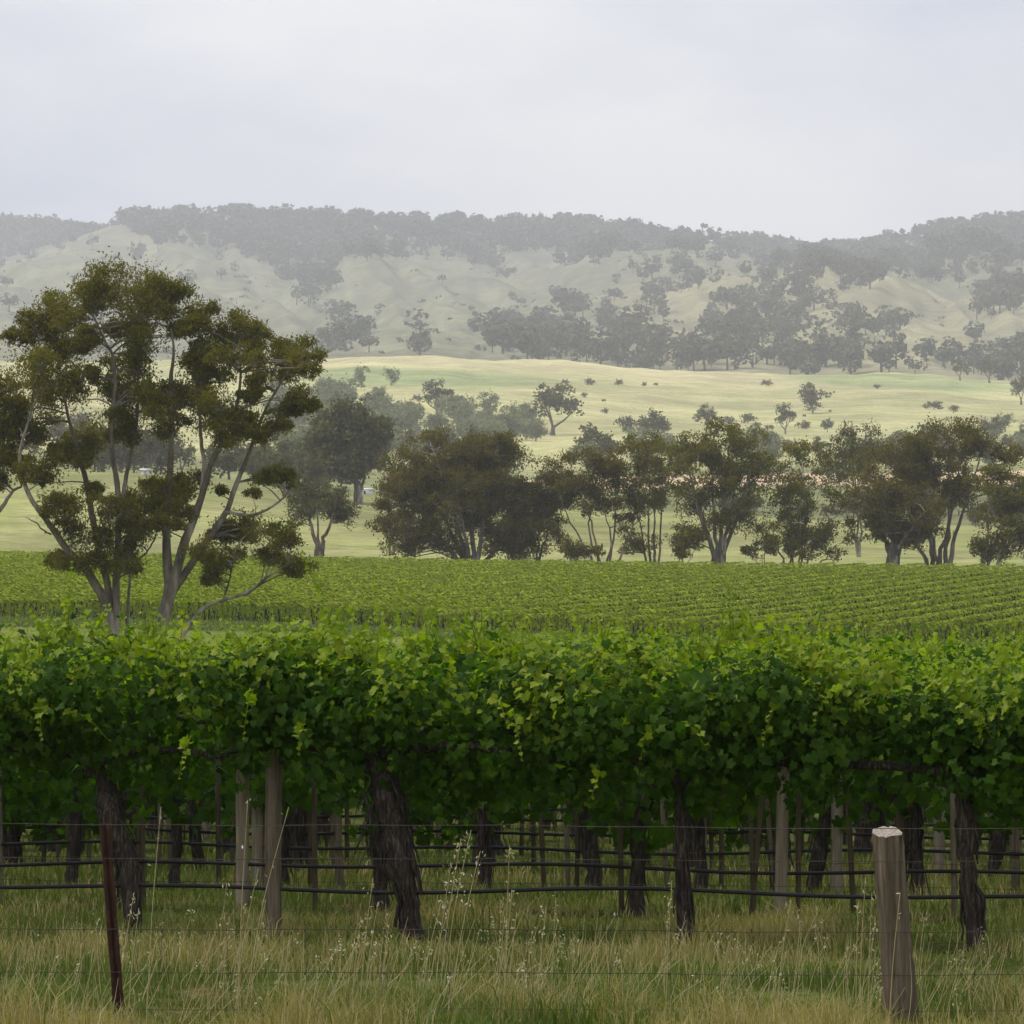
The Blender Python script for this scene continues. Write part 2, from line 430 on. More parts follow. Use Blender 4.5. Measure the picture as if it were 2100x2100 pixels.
# land cover -> colour (linear), by place
def cover(px, d, z):
    y = HY - (z - H) * F / d
    d = dinv(d)
    n1 = fbm(px / 60, np.log(d) * 25 + 9, 4); n2 = fbm(px / 22 + 40, np.log(d) * 60, 4)
    n3 = fbm(px * d / F / 3.0, d / 3.0 + 5, 4)
    col = np.empty(px.shape + (3,))
    col[:] = (0.10, 0.115, 0.038)
    def put(mask, c):
        m = np.clip(mask, 0, 1)[..., None]
        col[:] = col * (1 - m) + np.array(c) * m
    near = (d < 90)
    put(near * np.clip(0.6 + 3 * n3, 0, 1), (0.055, 0.075, 0.018))
    put(near * np.clip(3 * n3 - 0.5, 0, 1), (0.12, 0.088, 0.048))
    put(np.clip((26.0 - d) / 0.8, 0, 1) * 0.7, (0.18, 0.15, 0.06))
    put((d >= 90) * (d < 352), (0.17, 0.205, 0.055))
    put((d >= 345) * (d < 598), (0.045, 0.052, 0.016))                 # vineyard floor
    put((d >= 598) * (d < 930), (0.29, 0.29, 0.145))                 # pale meadow
    put((d >= 598) * (d < 930) * np.clip(n1 * 2.2 + 0.3, 0, 0.8), (0.255, 0.275, 0.115))
    put((d >= 930) * (d < 1350), (0.22, 0.23, 0.12))
    soil = np.clip((d - 1085) / 10, 0, 1) * np.clip((1215 - d) / 10, 0, 1) * np.clip((px - 1010) / 60, 0, 1)
    put(soil, (0.56, 0.43, 0.31))
    straw = np.clip((d - 1250) / 150, 0, 1) * np.clip((2330 - d) / 30, 0, 1)
    put(straw, (0.465, 0.435, 0.25))
    put(straw * np.clip(n1 * 1.8 + 0.25, 0, 0.7), (0.40, 0.40, 0.21))
    put(straw * np.clip((d - 2020) / 120, 0, 1) * np.clip((px - 560) / 80, 0, 1), (0.53, 0.475, 0.30))
    # green crop tongue and the green paddock beyond the fold
    g1 = np.clip(1.6 - (np.abs((px - 850) / 290) ** 2.2 + np.abs((y - 775 - (px - 850) * 0.03) / 21) ** 2.2) * 1.3, 0, 1)
    put(g1 * (d > 1500) * (d < 2300), (0.29, 0.33, 0.17))
    g2 = np.clip(1.6 - (np.abs((px - 1850) / 260) ** 2.4 + np.abs((y - 782 - (px - 1850) * 0.05) / 18) ** 2.4) * 1.3, 0, 1)
    put(g2 * (d > 1700) * (d < 2300), (0.31, 0.345, 0.18))
    put(((px > 1400) * (y > 830) * straw) * np.clip(0.5 + n1, 0, 0.7), (0.40, 0.40, 0.215))
    hill = (d >= 2330)
    put(hill * 1.0, (0.205, 0.205, 0.145))
    put(hill * np.clip(n1 * 2 + 0.2, 0, 0.8), (0.26, 0.25, 0.18))
    put(hill * np.clip(n2 * 2.5 - 0.2, 0, 0.75), (0.15, 0.16, 0.105))
    put(hill * (d < 4000) * np.clip((px - 1150) / 200, 0, 1) * np.clip(0.6 - n1, 0, 0.7), (0.36, 0.325, 0.21))
    return col

phd = np.concatenate([np.radians(np.arange(-174, -12, 6.0)), np.radians(np.linspace(-9.6, -6.9, 28)), np.radians(np.linspace(-6.8, 6.8, 260)),
                      np.radians(np.linspace(6.9, 9.6, 28)), np.radians(np.arange(12, 181, 6.0))])
rd = np.concatenate([np.linspace(0.6, 23, 14), np.linspace(23.5, 32, 40), np.exp(np.linspace(math.log(32.5), math.log(7990), 390))])
RR, PP = np.meshgrid(rd, phd, indexing='ij')
GX, GY = RR * np.sin(PP), RR * np.cos(PP)
GZ = terr(GX, GY)
mbg = MB()
nr, npn = RR.shape
gv = np.stack([GX, GY, GZ], -1).reshape(-1, 3)
ii = np.arange(nr - 1)[:, None] * npn; jj = np.arange(npn)[None, :]; j2 = (jj + 1) % npn
gq = np.stack([ii + jj, ii + npn + jj, ii + npn + j2, ii + j2], -1).reshape(-1, 4)
gv = np.vstack([gv, [[0, 0, -0.05]]])
mbg.add(gv, gq[:, ::-1], [(len(gv) - 1, (k + 1) % npn, k) for k in range(npn)])
ground = mbg.build('ground', M['ground'], smooth=True)
tag(ground, kind='structure')
pxg = 1050 + F * np.tan(np.clip(PP, -0.17, 0.17)); dg = RR * np.cos(np.minimum(np.abs(PP), PHM))
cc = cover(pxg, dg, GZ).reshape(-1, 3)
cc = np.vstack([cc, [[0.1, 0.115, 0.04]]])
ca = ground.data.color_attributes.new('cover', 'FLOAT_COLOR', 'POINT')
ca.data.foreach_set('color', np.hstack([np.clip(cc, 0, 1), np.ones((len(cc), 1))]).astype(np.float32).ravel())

# ------------------------------------------------------------------ trees
def grow(mt, mc, stems, clusters, tufts, nleaf, lsize, tuft_r=0.42, branch_r=0.035, sides=6, aspect=0.45, r=None, twig=True, tri=True):
    """stems: list of (path(n,3), radius(n)); clusters: list of (centre, radius).
    Fills mt (wood) and mc (foliage) meshes."""
    r = r or rng
    allp = []; allr = []
    for path, rad in stems:
        tube(mt, path, rad, sides, 0.10)
        allp.append(path); allr.append(np.broadcast_to(rad, (len(path),)))
    P = np.vstack(allp); R = np.concatenate(allr)
    for c, cr in clusters:
        c = np.asarray(c, float)
        dv = P - c
        cost = np.linalg.norm(dv, axis=1) + 2.2 * np.clip(dv[:, 2] + 0.35 * cr, 0, None)
        k = int(np.argmin(cost)); a = P[k]
        L = np.linalg.norm(c - a)
        base = c - np.array([0, 0, cr * 0.55])
        mid = a * 0.5 + base * 0.5 + np.array([0, 0, 0.10 * L]) + r.normal(size=3) * 0.05 * L
        br = min(branch_r * (0.6 + cr), R[k] * 0.8 + 0.004)
        path = smooth_path([a, mid, base], 5)
        tube(mt, path, np.linspace(br, br * 0.5, 5), max(4, sides - 2), 0.0, cap=False)
        # tufts over the upper shell and a few inside
        dirs = unit(r.normal(size=(tufts, 3)) + np.array([0, 0, 0.45]))
        rad = cr * (0.35 + 0.85 * r.random(tufts) ** 0.7)
        tc = c + dirs * rad[:, None] * np.array([1.05, 1.05, 0.8])
        if twig:
            for q in tc[: max(3, tufts // 2)]:
                m2 = (base + q) / 2 + r.normal(size=3) * 0.08 * cr
                tube(mt, [base, m2, q], [br * 0.42, br * 0.3, br * 0.15], 3, 0, cap=False)
        ti = np.repeat(np.arange(tufts), nleaf)
        lp = tc[ti] + r.normal(size=(len(ti), 3)) * (cr * tuft_r) * np.array([0.62, 0.62, 0.5])
        leaves(mc, lp, lsize * (0.7 + 0.6 * r.random(len(ti))), aspect, None, droop=0.7, r=r, tri=tri)

def make_tree(name, base, stems, clusters, leafm, label, cat='tree', group=None, barkm=None, **kw):
    root = empty(name, base)
    mt, mc = MB(), MB()
    grow(mt, mc, stems, clusters, **kw)
    mt.build('trunk', barkm or M['gum_bark'], root, smooth=True)
    mc.build('crown', leafm, root)
    tag(root, label, cat, group)
    return root

# ---- the two big multi-stemmed gums in front of the far vineyard (traced in a 700x800 window of the photo)
K4 = 0.41425
def h4(cx, cy): return cx * K4, 500 + cy * K4
DH = 200.0
def hero(name, base_px, stemdefs, blobs, label, seed):
    r = np.random.default_rng(seed)
    bx = (base_px - 1050) / F * DH
    base = Vector((bx, DH, tz(bx, DH)))
    stems = []
    for pts, r0, r1, dz in stemdefs:
        pp = []
        for k, (cx, cy) in enumerate(pts):
            t = k / max(1, len(pts) - 1)
            px, py = h4(cx, cy)
            v = at(px, py, DH + .75 * dz * t)
            pp.append(v)
        path = smooth_path(pp, 26)
        path += np.cumsum(r.normal(size=path.shape) * 0.015, axis=0)
        stems.append((path, np.linspace(r0, r1, 26) * .72))
    cl = []
    for cx, cy, cr in blobs:
        px, py = h4(cx, cy)
        d = DH + r.uniform(-2.4, 2.4)
        R0 = cr * K4 / F * DH
        c0 = np.array(at(px, py, d)); cl.append((c0, R0 * 1.2))
        if cr > 40:
            for _ in range(3):
                cl.append((c0 + unit(r.normal(size=3)) * R0 * np.array([1.0, 1.2, .7]), R0 * .62))
    return make_tree(name, base, stems, cl, M['gum'], label, tufts=19, nleaf=26, lsize=0.19, tuft_r=0.44, branch_r=0.038, sides=8, aspect=0.32, r=r)

A_st = [
    ([(560, 2010), (530, 1810), (440, 1640), (330, 1520), (240, 1390), (130, 1230), (90, 1050), (150, 820)], 0.36, 0.06, -2.0),
    ([(560, 2010), (535, 1700), (490, 1500), (440, 1200), (405, 1060), (370, 920), (330, 760), (290, 470)], 0.27, 0.05, 1.5),
    ([(575, 2010), (570, 1700), (585, 1400), (580, 1200), (553, 1000), (570, 600), (530, 480), (470, 330)], 0.27, 0.05, -1.0),
    ([(590, 1400), (605, 1330), (620, 1230), (640, 1100), (690, 850), (700, 600), (680, 380)], 0.19, 0.05, 2.0),
    ([(620, 2010), (628, 1780), (640, 1550), (655, 1400)], 0.13, 0.04, 2.5),
    ([(250, 1440), (190, 1400), (160, 1370), (130, 1360)], 0.06, 0.02, -1.0),
    ([(640, 1600), (720, 1540), (765, 1460), (770, 1400)], 0.07, 0.03, 2.0),
]
A_bl = [(560, 200, 105), (680, 215, 100), (830, 255, 95), (470, 215, 80), (640, 330, 110), (760, 370, 115), (870, 390, 75), (420, 280, 70), (890, 240, 60), (740, 250, 80), (620, 430, 70), (730, 470, 70),
        (250, 330, 80), (350, 340, 95), (160, 420, 75), (95, 470, 50), (300, 470, 90), (200, 560, 105), (140, 640, 95), (260, 640, 105), (380, 560, 80), (430, 470, 55), (300, 760, 85), (410, 650, 55), (350, 700, 60),
        (620, 640, 105), (555, 720, 75), (690, 600, 75), (640, 800, 95), (560, 900, 75), (640, 930, 65), (710, 740, 55), (420, 960, 75), (380, 1060, 75), (300, 1040, 55), (200, 1100, 80), (160, 850, 85), (120, 950, 75), (230, 1150, 50),
        (340, 1330, 90), (255, 1300, 55), (440, 1430, 85), (540, 1330, 85), (660, 1270, 65), (720, 1330, 75), (600, 1500, 80), (380, 1560, 80), (300, 1580, 50), (630, 1600, 50), (460, 1240, 45), (720, 1420, 55), (670, 1400, 55), (520, 1560, 60)]
hero('gum_tree', 230, A_st, A_bl, 'tallest many-stemmed gum tree at left, in front of the far vineyard', 21)
B_st = [
    ([(770, 2010), (805, 1850), (840, 1700), (833, 1580), (825, 1400), (840, 1170), (840, 1000), (845, 700), (862, 560), (845, 440)], 0.42, 0.05, 1.5),
    ([(780, 2010), (845, 1720), (905, 1500), (960, 1350), (1010, 1180), (1050, 1050), (1130, 900), (1180, 700), (1180, 500)], 0.36, 0.05, -1.5),
    ([(830, 1760), (930, 1600), (1010, 1480), (1110, 1330), (1160, 1200), (1230, 1020), (1290, 850), (1380, 680), (1440, 590)], 0.27, 0.04, 2.0),
    ([(1000, 1220), (1010, 1100), (1000, 1000), (990, 850), (980, 650), (1000, 480)], 0.17, 0.04, 1.0),
    ([(870, 2010), (940, 1890), (1020, 1800), (1200, 1740), (1330, 1650), (1420, 1600)], 0.15, 0.04, -2.5),
    ([(1110, 1330), (1250, 1340), (1370, 1280), (1440, 1200)], 0.11, 0.04, -1.0),
    ([(1100, 1770), (1140, 1640), (1180, 1500), (1240, 1420)], 0.07, 0.03, -2.0),
    ([(1200, 1740), (1290, 1690), (1370, 1640), (1480, 1600)], 0.06, 0.03, -1.5),
]
B_bl = [(1010, 365, 65), (960, 420, 55), (1000, 500, 75), (960, 590, 65), (1150, 415, 80), (1215, 450, 75), (1170, 560, 95), (1090, 640, 75), (1000, 680, 85), (955, 760, 75), (850, 760, 75), (790, 830, 85), (830, 900, 75), (1060, 780, 85), (1020, 860, 75), (1150, 830, 55), (1080, 930, 75), (1250, 520, 55), (1110, 500, 55),
        (1430, 535, 85), (1500, 570, 65), (1350, 600, 75), (1300, 680, 65), (1440, 640, 55), (1250, 760, 45), (1480, 760, 55), (1530, 810, 45), (1420, 820, 45), (1290, 900, 75), (1225, 930, 55), (1380, 910, 45), (1190, 880, 55), (1545, 640, 40),
        (1380, 1140, 55), (1310, 1170, 45), (1430, 1190, 38), (1250, 1240, 28), (1090, 1230, 28),
        (870, 1200, 75), (950, 1190, 65), (820, 1290, 65), (890, 1310, 65), (830, 1390, 55), (770, 1220, 65),
        (1180, 1400, 75), (1270, 1430, 75), (1370, 1450, 75), (1100, 1450, 55), (1010, 1540, 65), (1090, 1570, 55), (1440, 1590, 55), (1510, 1600, 38), (1330, 1540, 50), (1050, 1640, 45), (1180, 1540, 40)]
hero('gum_tree', 330, B_st, B_bl, 'tall gum tree leaning right with a low side branch, right of its twin at left', 22)
# edge tree whose trunk stands outside the frame
C_st = [([(-330, 2010), (-250, 1700), (-120, 1480), (0, 1320), (60, 1230), (110, 1190)], 0.25, 0.06, 1.0),
        ([(-330, 2010), (-300, 1600), (-160, 1200), (-60, 900), (-20, 750)], 0.28, 0.06, 2.0)]
C_bl = [(0, 700, 75), (-60, 760, 95), (30, 800, 70), (-30, 880, 90), (50, 930, 70), (20, 1020, 80), (-60, 1050, 90), (-150, 900, 120), (-130, 740, 100), (70, 1100, 60), (0, 1160, 55), (-200, 1050, 110)]
hero('gum_tree', -150, C_st, C_bl, 'gum tree cut off by the left edge of the picture', 23)

# ---- tree line behind the far vineyard
def line_tree(name, base_px, d, ellipses, nst, label, seed, leafm=None, trunk_r=0.35, spread=0.6, n_cl=26, cr=1.15, tufts=12, nleaf=22, lsize=0.44, cat='tree', group='gum trees along the top edge of the far vineyard', stem_px=None, fork=0.16, **kw):
    """ellipses (cx,cy,rx,ry) in photo px outline the crown; crowns are as deep as wide"""
    r = np.random.default_rng(seed)
    d = float(dm(d)); ks = d / 604.0; cr *= ks * 1.05; trunk_r *= ks; lsize *= ks
    bx = (base_px - 1050) / F * d
    base = Vector((bx, d, tz(bx, d)))
    sc = d / F
    if cat == 'tree' and base_px > 1000: ellipses = [(a, b, c_ * 1.2, e_ * 1.08) for a, b, c_, e_ in ellipses]
    tot = sum(e[2] * e[3] for e in ellipses)
    cl = []
    for cx, cy, rx, ry in ellipses:
        k = max(2, int(round(1.75 * n_cl * rx * ry / tot)))
        for _ in range(k):
            v = unit(r.normal(size=3)); q = 0.25 + 0.75 * r.random() ** 0.5
            p = at(cx + v[0] * rx * q, cy - v[2] * ry * q, d + v[1] * min(rx, 1.3 * ry) * sc * q)
            cl.append((np.array(p), cr * (0.75 + 0.5 * r.random())))
    stems = []
    top = np.array([c for c, _ in cl])
    order = np.argsort(top[:, 0])
    for k in range(nst):
        i = order[int((k + 0.5) / nst * len(order))]
        tgt = top[i] + np.array([0, 0, 0.5])
        b0 = np.array(base) + np.array([(k - (nst - 1) / 2) * trunk_r * spread, r.uniform(-.3, .3), -0.4])
        hgt = tgt[2] - b0[2]
        m1 = b0 + np.array([(tgt[0] - b0[0]) * 0.05, 0, hgt * fork])
        m2 = b0 + (tgt - b0) * np.array([0.48, 0.5, 0.55]) + r.normal(size=3) * 0.3
        pth = smooth_path([b0, m1, m2, tgt], 14)
        pth[2:-1] += r.normal(size=(11, 3)) * 0.08
        stems.append((pth, np.linspace(trunk_r, trunk_r * 0.16, 14)))
    return make_tree(name, base, stems, cl, leafm or M['gum_dark'], label, cat, group, tufts=tufts, nleaf=nleaf, lsize=lsize, tuft_r=0.50, branch_r=0.06 * ks, sides=6, aspect=0.42, r=r, **kw)

line_tree('gum_tree', 655, 612, [(655, 1040, 75, 50), (640, 1010, 45, 28), (700, 1060, 38, 30)], 3, 'small round gum with a short pale trunk beside the tall twin gums', 31, M['gum_grey'], 0.42, n_cl=20, cr=1.0, fork=.3)
line_tree('gum_tree', 965, 604, [(925, 955, 125, 70), (1000, 930, 80, 45), (900, 1030, 130, 80), (1020, 1040, 75, 80), (820, 1090, 50, 45), (850, 1000, 60, 50), (965, 1000, 90, 75), (890, 1110, 70, 34), (1040, 1105, 55, 36)], 7, 'broad dome-shaped gum with foliage down to the vines, widest in the tree line', 32, M['gum_dark'], 0.5, n_cl=170, cr=1.15, fork=.1)
line_tree('gum_tree', 1100, 606, [(1100, 1090, 62, 55), (1090, 1030, 50, 40), (1135, 1000, 40, 40)], 4, 'low dark bushy gum squeezed between the dome gum and the slender gums', 33, M['gum_dark'], 0.25, n_cl=36, cr=1.15)
line_tree('gum_tree', 1240, 603, [(1210, 975, 85, 48), (1260, 950, 60, 35), (1185, 1020, 55, 45), (1265, 1030, 60, 45)], 6, 'spreading gum with six dark bare stems right of the bushy gum', 34, M['gum_dark'], 0.26, spread=1.6, n_cl=40, cr=1.1, fork=.08)
line_tree('gum_tree', 1340, 608, [(1340, 935, 62, 45), (1330, 1000, 55, 60), (1300, 1110, 40, 28)], 5, 'open airy gum with sky-lit gaps in the middle of the tree line', 35, M['gum'], 0.24, spread=1.6, n_cl=36, cr=1.0, tufts=10, nleaf=15, fork=.08)
line_tree('gum_tree', 1473, 600, [(1475, 915, 85, 48), (1440, 980, 70, 60), (1520, 970, 60, 55), (1470, 1040, 60, 40), (1410, 1110, 30, 28)], 6, 'tallest gum of the tree line with a thick pale forked trunk', 36, M['gum'], 0.42, n_cl=56, cr=1.15, fork=.22)
line_tree('gum_tree', 1632, 602, [(1640, 935, 55, 36), (1650, 1010, 75, 50), (1600, 1095, 55, 42), (1690, 1115, 60, 32), (1655, 1080, 55, 40)], 7, 'straggly low-branching gum with a rounded top right of the tallest gum', 37, M['gum'], 0.24, spread=1.8, n_cl=52, cr=1.05, tufts=10, nleaf=16, fork=.06)
line_tree('gum_tree', 1832, 601, [(1840, 1060, 95, 48), (1800, 1030, 50, 35), (1880, 1090, 50, 26)], 4, 'dark dense low tree with a thick trunk at the right of the tree line', 38, M['gum_dark'], 0.62, spread=.4, n_cl=44, cr=1.15, fork=.35)
line_tree('gum_tree', 1925, 607, [(1935, 915, 100, 38), (1840, 960, 80, 42), (2030, 935, 55, 28), (1900, 990, 100, 48), (1990, 1010, 60, 30)], 6, 'wide umbrella-topped gum with two trunks at the right of the tree line', 39, M['gum_dark'], 0.40, spread=1.4, n_cl=66, cr=1.2, fork=.2)
line_tree('gum_tree', 2020, 600, [(2070, 1000, 70, 42), (2060, 1090, 55, 48), (2130, 1040, 60, 60), (2030, 1130, 40, 22)], 5, 'leaning bushy gum cut off by the right edge of the picture', 40, M['gum'], 0.24, spread=1.5, n_cl=44, cr=1.1, fork=.06)
line_tree('gum_tree', 1760, 690, [(1765, 915, 40, 40), (1740, 960, 50, 40)], 3, 'thin greyish gum showing behind the straggly and umbrella gums', 41, M['gum_grey'], 0.22, n_cl=30, cr=1.1, tufts=10, nleaf=14)
line_tree('gum_tree', 735, 850, [(725, 880, 72, 45), (720, 935, 75, 50), (680, 905, 45, 40)], 3, 'dark tall gum with a stout double trunk at the top of the green meadow', 42, M['gum_grey'], 0.42, n_cl=44, cr=1.5, lsize=0.75, group='trees along the upper edge of the meadow', fork=.3)

for bx_, el_, lb_, sd_ in [(1180, [(1165, 1125, 26, 20), (1205, 1130, 26, 16)], 'low ragged bush at the foot of the six-stemmed gum', 43), (1400, [(1385, 1128, 22, 18), (1415, 1112, 24, 24)], 'low ragged bush left of the pale forked trunk', 44),
                          (1570, [(1545, 1132, 30, 16), (1590, 1118, 34, 22), (1640, 1130, 34, 18)], 'low spreading bush right of the pale forked trunk', 45)]:
    line_tree('bush', bx_, 598, el_, 4, lb_, sd_, M['gum'], 0.10, n_cl=8, cr=.7, nleaf=14, cat='bush', group='bushes under the tree line', fork=.1)
# ---- generic distant trees: a few shapes, copied
def proto_tree(kind, seed, n_cl, tufts, nleaf, lsize, leafm, two=True):
    r = np.random.default_rng(seed)
    mt, mc = MB(), MB()
    if kind == 'gum':      # unit height, wide crown
        ell = [(0, .70, .36, .26), (-.16, .55, .24, .20), (.18, .58, .24, .2)]; cr = 0.125
    elif kind == 'round':
        ell = [(0, .55, .36, .40)]; cr = 0.16
    elif kind == 'tall':
        ell = [(0, .78, .22, .2), (-.1, .55, .2, .16), (.13, .5, .18, .15)]; cr = 0.10
    else:                   # bush
        ell = [(0, .42, .62, .40), (.3, .3, .4, .3)]; cr = 0.24
    tot = sum(e[2] * e[3] for e in ell); cl = []
    for cx, cz, rx, rz in ell:
        for _ in range(max(2, int(round(n_cl * rx * rz / tot)))):
            v = unit(r.normal(size=3)); q = 0.3 + 0.65 * r.random() ** .5
            cl.append((np.array([cx + v[0] * rx * q, v[1] * rx * q, max(cr * .4, cz + v[2] * rz * q)]), cr * (.75 + .5 * r.random())))
    stems = []
    ns = 1 if kind == 'round' else 3
    for k in range(ns):
        tg = cl[int(r.integers(len(cl)))][0]
        pth = smooth_path([np.array([0.015 * k, 0, -.05]), np.array([0.01 * k, 0, .15]), tg * np.array([.5, .5, .6]), tg], 7)
        stems.append((pth, np.linspace(.032, .008, 7)))
    grow(mt, mc, stems, cl, tufts, nleaf, lsize, tuft_r=.5, branch_r=0.006, sides=5, aspect=.6, r=r, twig=False)
    me_t = mt.mesh('trunk'); me_t.materials.append(M['gum_bark'])
    me_c = mc.mesh('crown'); me_c.materials.append(leafm)
    return me_t, me_c
PROTO = {
    'gum': [proto_tree('gum', 51 + i, 22, 6, 9, 0.075, M['gum_grey']) for i in range(3)],
    'round': [proto_tree('round', 61 + i, 18, 7, 10, 0.09, M['olive']) for i in range(2)],
    'dark': [proto_tree('round', 66 + i, 18, 7, 10, 0.09, M['gum_grey']) for i in range(2)],
    'tall': [proto_tree('tall', 71 + i, 18, 6, 8, 0.065, M['gum_grey']) for i in range(2)],
    'bush': [proto_tree('bush', 81 + i, 10, 6, 9, 0.16, M['gum_grey']) for i in range(2)],
}
def place(name, kind, px, base_y, hpx, label, cat, group=None, dmin=900, dmax=2400, wide=1.0, var=None, d=None):
    """stand a copied tree on the terrain where the ground shows at (px, base_y)"""
    if d is None:
        ds = np.linspace(float(dm(dmin)), float(dm(dmax)), 900); ys = ypix(np.full(900, px), ds)
        k = int(np.argmin(np.abs(ys - base_y))); d = float(ds[k])
    else: d = float(dm(d))
    x = (px - 1050) / F * d
    s = hpx / F * d
    o = empty(name, (x, d, tz(x, d) - 0.01 * s))
    i = random.randrange(len(PROTO[kind])) if var is None else var
    rz = random.uniform(0, 6.28)
    for nm, me in zip(('trunk', 'crown'), PROTO[kind][i]):
        c = bpy.data.objects.new(nm, me); COL.objects.link(c); c.parent = o
    o.scale = (s * wide, s * wide, s); o.rotation_euler = (0, 0, rz)
    tag(o, label, cat, group)
    return o

# single trees that can be told apart on and around the pale paddock
place('paddock_tree', 'dark', 1667, 848, 62, 'round grey tree standing alone on the pale paddock', 'tree', wide=1.15)
place('paddock_tree', 'round', 742, 789, 40, 'left of two small green trees at the upper edge of the paddock', 'tree')
place('paddock_tree', 'round', 803, 791, 38, 'right of two small green trees at the upper edge of the paddock', 'tree')
place('paddock_tree', 'dark', 1697, 886, 30, 'small round dark tree low on the paddock right of the lone tree', 'tree')
place('paddock_tree', 'tall', 1968, 822, 50, 'thin tree with a bare trunk at the right end of the paddock', 'tree', d=2130)
place('paddock_tree', 'tall', 2028, 818, 58, 'slender tree near the right edge, taller of the pair beside it', 'tree', d=2140)
place('paddock_tree', 'gum', 2095, 830, 60, 'tree on the paddock touching the right edge of the picture', 'tree')
place('paddock_tree', 'gum', 1610, 890, 65, 'tall grey tree among bushes left of the lone paddock tree', 'tree', wide=.8)
place('paddock_tree', 'gum', 1448, 890, 62, 'tall grey gum rising behind the tallest gum of the tree line', 'tree', wide=.9)
place('paddock_tree', 'dark', 1340, 905, 68, 'round grey tree behind the open airy gum', 'tree', wide=1.2)
place('paddock_tree', 'gum', 1135, 893, 108, 'largest rounded grey tree on the lower slope of the paddock', 'tree', wide=1.25)
place('paddock_tree', 'dark', 1220, 945, 92, 'big round blue-grey tree right of the dome gum', 'tree', wide=1.2, d=1330)
place('paddock_tree', 'round', 1000, 850, 48, 'pale green tree at the head of the gully', 'tree', wide=1.1)
place('paddock_tree', 'gum', 895, 850, 72, 'pale grey gum standing above the gully trees', 'tree', wide=1.1)
place('paddock_tree', 'dark', 2035, 900, 50, 'round grey-green tree above the bushes at far right', 'tree', wide=1.2)
place('paddock_tree', 'dark', 1910, 890, 68, 'big round tree rising behind the umbrella gum', 'tree', wide=1.4, d=1500)
place('paddock_tree', 'dark', 1840, 905, 55, 'dark tree left of the big round tree behind the umbrella gum', 'tree', wide=1.5, d=1450)
for px, by, hp, wd, lb in [(1159, 788, 13, 1.0, 'leftmost dark bush in the row across the pale paddock'), (1213, 790, 18, 1.0, 'second bush from the left in the paddock row, the largest'),
                       (1270, 790, 15, 1.0, 'third bush from the left in the paddock row'), (1323, 792, 11, 1.0, 'fourth bush from the left in the paddock row'),
                       (1345, 791, 8, 1.0, 'smallest bush, right end of the paddock row'), (1198, 815, 13, .8, 'small dark bush below the paddock row'),
                       (1238, 824, 7, 1.0, 'tiny bush below the third bush of the paddock row'), (1239, 848, 14, .8, 'dark bush just right of the large rounded tree'),
                       (1572, 791, 16, 1.25, 'dark double bush near the top of the paddock, right of centre'), (1798, 797, 11, 1.0, 'tiny dark bush on the far green paddock'),
                       (1915, 840, 22, 1.5, 'wide flat bush on the paddock at right'), (1957, 845, 18, .9, 'small grey bush right of the wide flat bush'),
                       (855, 822, 16, 1.0, 'dark bush at the upper edge of the gully'), (770, 802, 11, 1.0, 'tiny dark bush below the two small green trees'),
                       (1533, 868, 26, 1.0, 'round bush on the paddock above the tallest gum'), (1487, 872, 24, 1.1, 'bush left of the round bush above the tallest gum'),
                       (1645, 880, 22, 1.0, 'bush at the foot of the lone paddock tree'), (1578, 882, 14, 1.0, 'small dark bush left of the tall grey paddock tree'),
                       (1552, 878, 16, .9, 'little bush between two larger ones above the tree line'), (1285, 885, 40, .8, 'upright dark bush between the round grey trees'),
                       (972, 838, 14, 1.0, 'dark bush right of the gully trees'), (1650, 855, 7, 1, 'tiny bush left of the lone paddock tree base'), (1702, 845, 6, 1, 'tiny bush right of the lone paddock tree base')]:
    place('bush', 'bush', px, by, hp, lb, 'bush', 'bushes dotted over the pale paddock', wide=wd)

# wooded gully left of the paddock and dark wood behind the meadow
gl = np.random.default_rng(90)
def scatter(n, name, kinds, pxr, yr, hr, label, cat, group, dmin, dmax, wide=(.9, 1.3), cond=None):
    k = 0; tries = 0
    while k < n and tries < n * 60:
        tries += 1
        px = gl.uniform(*pxr); d = gl.uniform(dmin, dmax); y = float(ypix(px, dm(d)))
        if not (yr[0] <= y <= yr[1]): continue
        if cond is not None and not cond(px, y): continue
        place(name, kinds[int(gl.integers(len(kinds)))], px, y, gl.uniform(*hr), label, cat, group, wide=gl.uniform(*wide), d=d)
        k += 1
def gully(px, y):
    up = np.interp(px, [560, 640, 740, 860, 960, 1060, 1120], [815, 822, 832, 838, 850, 868, 885])
    lo = np.interp(px, [560, 700, 850, 960, 1060, 1120], [960, 960, 958, 920, 915, 905])
    return up < y < lo
scatter(125, 'gully_tree', ['round', 'round', 'round', 'dark', 'round'], (560, 1120), (800, 965), (34, 60), 'grey-green tree in the wooded gully left of the pale paddock', 'tree', 'trees filling the gully', 1000, 1760, cond=gully)
scatter(16, 'gully_tree', ['round'], (930, 1110), (840, 915), (30, 46), 'pale round tree at the right end of the wooded gully', 'tree', 'pale trees at the end of the gully', 1200, 1800, cond=gully)
scatter(34, 'wood_tree', ['dark', 'gum'], (150, 660), (955, 1010), (70, 105), 'dark tree of the wood behind the meadow and the twin gums', 'tree', 'trees of the wood behind the meadow', 925, 1090, wide=(1.0, 1.4))
scatter(14, 'wood_tree', ['dark', 'gum'], (-60, 200), (880, 945), (40, 70), 'tree on the slope seen through the left twin gum', 'tree', 'trees on the left slope', 1210, 1500)
scatter(22, 'hedge_tree', ['dark', 'gum'], (1480, 2150), (1040, 1085), (30, 50), 'dark low tree of the hedge line beyond the meadow at right', 'tree', 'hedge trees beyond the meadow', 905, 1000, wide=(1.2, 1.7))
